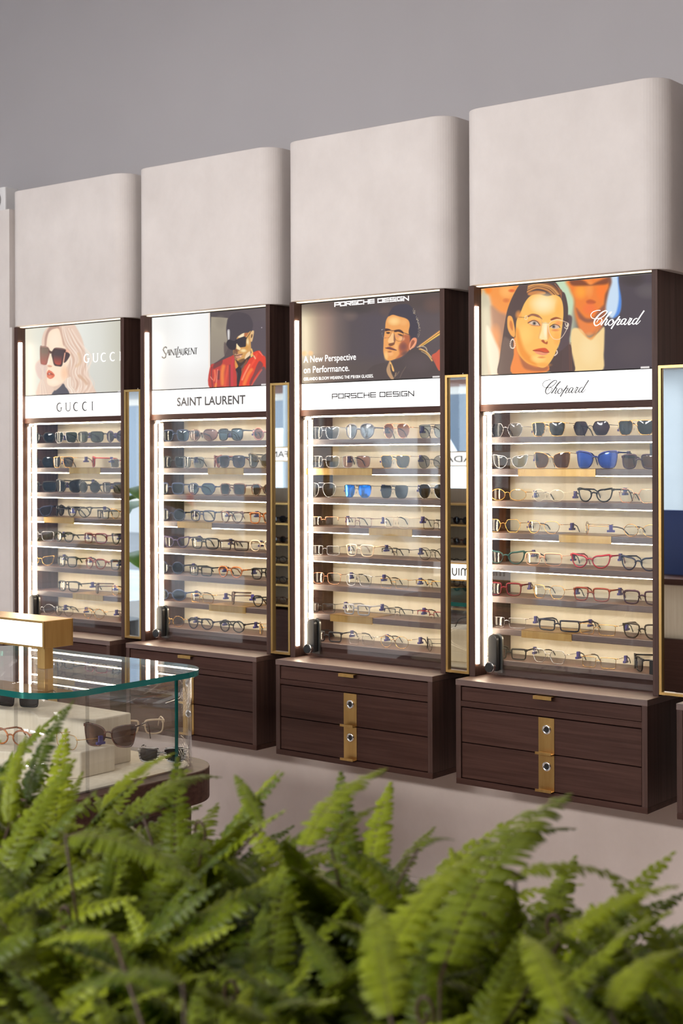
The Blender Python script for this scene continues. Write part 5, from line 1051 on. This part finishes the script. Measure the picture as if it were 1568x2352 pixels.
for i in range(4):
    y = -2.9 + 1.86 * i; w = MB(); y1 = y + 1.86
    w.box(-9.68, -9.6, y, y + .05, 0, CEIL); w.box(-9.68, -9.6, y1 - .05, y1, 0, CEIL); w.box(-9.68, -9.6, y + .05, y1 - .05, 0, .35); w.box(-9.68, -9.6, y + .05, y1 - .05, 2.5, CEIL)
    wn = struct(w.build(f'window_{i + 9}', M['frame']))
    MB().box(-9.646, -9.64, y + .05, y1 - .05, .35, 2.5).build('window_pane', M['glass'], wn)
st = MB().box(-30, 14, -7.0, WY - .02, -.16, -.06).build('pavement', M['pavement']); struct(st)
st = MB().box(-40, 24, -26, -7.0, -.22, -.14).box(-40, -9.7, -7.0, 14, -.22, -.14).build('road', M['road']); struct(st)
bld = 0
for (x0, x1, hh, mat, lab, y0, y1) in [q + (-20, -16) for q in ((-34, -24, 11, 'facade', 'pale rendered house across the street, far left'), (-24, -15, 9, 'brick', 'red brick house across the street, with rows of windows'), (-15, -6.5, 12, 'facade', 'tall pale rendered house across the street'), (-6.5, 3, 8.5, 'facade', 'pale rendered house across the street, nearest the shop'), (3, 16, 11, 'brick', 'red brick house across the street, far right'))] + [(-25, -15.5, 10, 'facade', 'pale rendered house added beyond the glazed left end to dim sky reflections', -6, 9)]:  # last house is unseen, added to darken reflections of the open sky
    t = thing('street_house', lab, 'house', ((x0 + x1) / 2, y1, -.14), 0, 'houses across the street'); lo_ = Vector(t.location)
    def hp(mb, nm, mm, par=t):
        o = mb.build(nm, mm, par)
        for v in o.data.vertices: v.co -= lo_
        return o
    hp(MB().box(x0, x1, y0, y1, -.14, hh), 'wall', M[mat])
    if y1 > 0:
        for k in range(5):
            for fl in range(2): yc = -4.5 + 3 * k; wd_ = hp(MB().box(x1, x1 + .07, yc - .7, yc + .7, .6 + 3.7 * fl, 3 + 3.7 * fl), 'window', M['stone']); hp(MB().box(x1 + .07, x1 + .09, yc - .6, yc + .6, .7 + 3.7 * fl, 2.9 + 3.7 * fl), 'window_pane', M['pane_dark'], wd_)
        continue
    hp(MB().box(x0, x1, -16.3, -15.6, 3.35, 3.75), 'cornice', M['stone'])
    nx_ = int((x1 - x0) / 2.2)
    for k in range(nx_):
        xc = x0 + (k + .5) * (x1 - x0) / nx_
        for fl in range(3):
            za = .7 + 3.7 * fl; zb = za + 2.2
            if zb > hh: continue
            wd_ = hp(MB().box(xc - .72, xc + .72, -16.0, -15.93, za - .1, zb + .15), 'window', M['stone']); hp(MB().box(xc - .6, xc + .6, -15.93, -15.91, za, zb), 'window_pane', M['pane_dark'], wd_)
def van(x, y, lab):
    t = thing('delivery_van', lab, 'van', (x, y, -.14)); prof = [(-2.4, .45), (2.3, .45), (2.4, 1.0), (1.9, 1.25), (1.35, 2.05), (1.1, 2.2), (-2.4, 2.2)]
    MB().plate([(a, z) for a, z in prof], -.95, .95).build('body', M['vanw'], t, bevel=.08)
    for a in (-1.5, 1.55):
        for yy in (-.97, .77): MB().plate([(a + .36 * math.cos(w), .36 + .36 * math.sin(w)) for w in np.linspace(0, 2 * math.pi, 20, endpoint=False)], yy, yy + .2).build('wheel', M['tyre'], t)
    for yy in (-.956, .951): MB().plate([(.55, 1.35), (1.6, 1.35), (1.25, 1.98), (.55, 1.98)], yy, yy + .005).build('side_window', M['pane_dark'], t)
    for yy in (-.957, .952): MB().box(-2.35, -2.2, yy, yy + .006, 1.0, 1.25).build('rear_light', plain('red_light', (.6, .02, .02), .3), t)
    return t
van(-13.5, -8.6, 'white delivery van parked in the street outside the shop window'); van(-5.2, -9.6, 'second white delivery van standing further right along the street')
# brass display stands by the window side, their fronts towards the cabinets
def stand(name, x0, x1, y, lab, text, zs):
    t = thing(name, lab, 'display stand', ((x0 + x1) / 2, y, 0)); lo_ = Vector(t.location)
    def dp(mb, nm, mm, par=t, bevel=0):
        o = mb.build(nm, mm, par, bevel=bevel)
        for v in o.data.vertices: v.co -= lo_
        return o
    dp(MB().box(x0, x1, y - .25, y + .02, 0, .62), 'base', M['wood']); dp(MB().box(x0, x1, y - .27, y - .25, .62, 1.42), 'back_panel', M['cream'])
    for xa in (x0, x1 - .012): dp(MB().box(xa, xa + .012, y - .25, y, .62, 1.42), 'side_panel', M['brass'])
    for k in range(6): dp(MB().box(x0 + .012, x1 - .012, y - .25, y, .64 + .135 * k, .652 + .135 * k), 'shelf', M['brass'])
    for xa in (x0 + .06, x1 - .09): dp(MB().box(xa, xa + .03, y - .14, y - .11, 1.42, zs), 'post', M['brass'])
    dp(MB().box(x0, x1, y - .16, y - .09, zs, zs + .10), 'sign_box', M['brass'])
    f = dp(MB().box(x0 + .006, x1 - .006, y - .09, y - .087, zs + .006, zs + .094), 'lit_face', M['signface'])
    o = text_mesh(text, -.16, .16, zs + .03, zs + .07, 0, 'lettering', M['ink'], f)
    for v in o.data.vertices: v.co = Vector((-v.co.x, y - .086 - lo_.y, v.co.z))
    k = 0
    for r in range(5):
        for q in range(3):
            g = spectacles(['square', 'round', 'cat-eye'][q], 'acetate', ['black', 'tortoiseshell', 'navy'][(q + r) % 3], 'clear' if r < 3 else 'dark', .14, 0)
            g.location = (x0 + .15 + q * (x1 - x0 - .3) / 2, y - .04, .6525 + .135 * r); g.rotation_euler = (0, 0, math.pi)
            g['label'] = f"{['black', 'tortoiseshell', 'navy'][(q + r) % 3]} {['square', 'round', 'cat-eye'][q]} glasses, shelf {['one', 'two', 'three', 'four', 'five'][r]} from the bottom of the {lab.split(' with ')[0]}"; g['category'] = 'glasses'; g['group'] = 'glasses on the brass stands'
    return t
stand('display_stand', -5.62, -4.92, .55, 'left brass stand with a lit PR sign', 'PRADA', 1.565)
stand('display_stand', -6.75, -6.05, 1.05, 'far brass stand with a lit sign', 'TIFFANY', 1.60)
# orange picture on the first stand
o = MB().box(-5.16, -4.95, .57, .585, .86, 1.40).build('picture_panel', plain('orange_panel', (.85, .22, .02), .5)); tag(o, 'orange picture panel leaning on the left brass stand', 'picture')
o2 = MB().plate([(-5.12, .92), (-4.99, .92), (-4.99, 1.3), (-5.05, 1.34), (-5.12, 1.25)], .5855, .587).build('blue_print', plain('light_blue_print', (.16, .48, .75), .5), o)
# blue standing card
o = MB().box(-4.42, -4.08, -.62, -.60, .84, 1.27).build('info_card', plain('blue_card', (.03, .07, .26), .5)); tag(o, 'dark blue information card standing on the counter by the window', 'card')
ct = thing('window_counter', 'low counter with a cream display band by the shop window, behind the viewer', 'counter', (-4.2, -.65, 0))
MB().box(-.9, .9, -.35, .35, 0, .45).build('base', M['wood'], ct); MB().box(-.86, .86, -.31, .31, .45, .80).build('display_band', M['cream'], ct); MB().box(-.95, .95, -.38, .38, .80, .84).build('top', M['wood'], ct)
# banana plant by the window
bt = thing('banana_plant', 'tall green banana plant with broad leaves near the window', 'plant', (-8.3, .75, 0)); M['banana'] = noisy('banana_leaf', (.07, .17, .015), (.13, .27, .03), (2, 30, 2), .4, 3)
MB().prism([(.2 * math.cos(w), .2 * math.sin(w)) for w in np.linspace(0, 2 * math.pi, 24, endpoint=False)], 0, .4).build('pot', M['black'], bt)
MB().tube([(0, 0, .4), (.02, 0, .9), (0, .03, 1.3)], .03, 8).build('stem', M['banana'], bt, True)
for k in range(8):
    a = k * .9 + .3; L = .8 + .12 * (k % 3); V = []; F = []
    for i in range(9):
        s_ = i / 8; cx_ = L * .75 * s_; cz = .8 + .07 * k + .5 * s_ - .55 * s_ * s_; w_ = .15 * math.sin(math.pi * min(1, .08 + .92 * s_)) ** .6
        for e in (-1, 0, 1): V.append((cx_ * math.cos(a) - e * w_ * math.sin(a), cx_ * math.sin(a) + e * w_ * math.cos(a), cz + (0 if e == 0 else .03)))
    for i in range(8):
        for e in range(2): F.append((3 * i + e, 3 * i + e + 1, 3 * i + e + 4, 3 * i + e + 3))
    MB().add(V, F).build('leaf', M['banana'], bt, True)
# brass desk arch and other small things are left to the street light
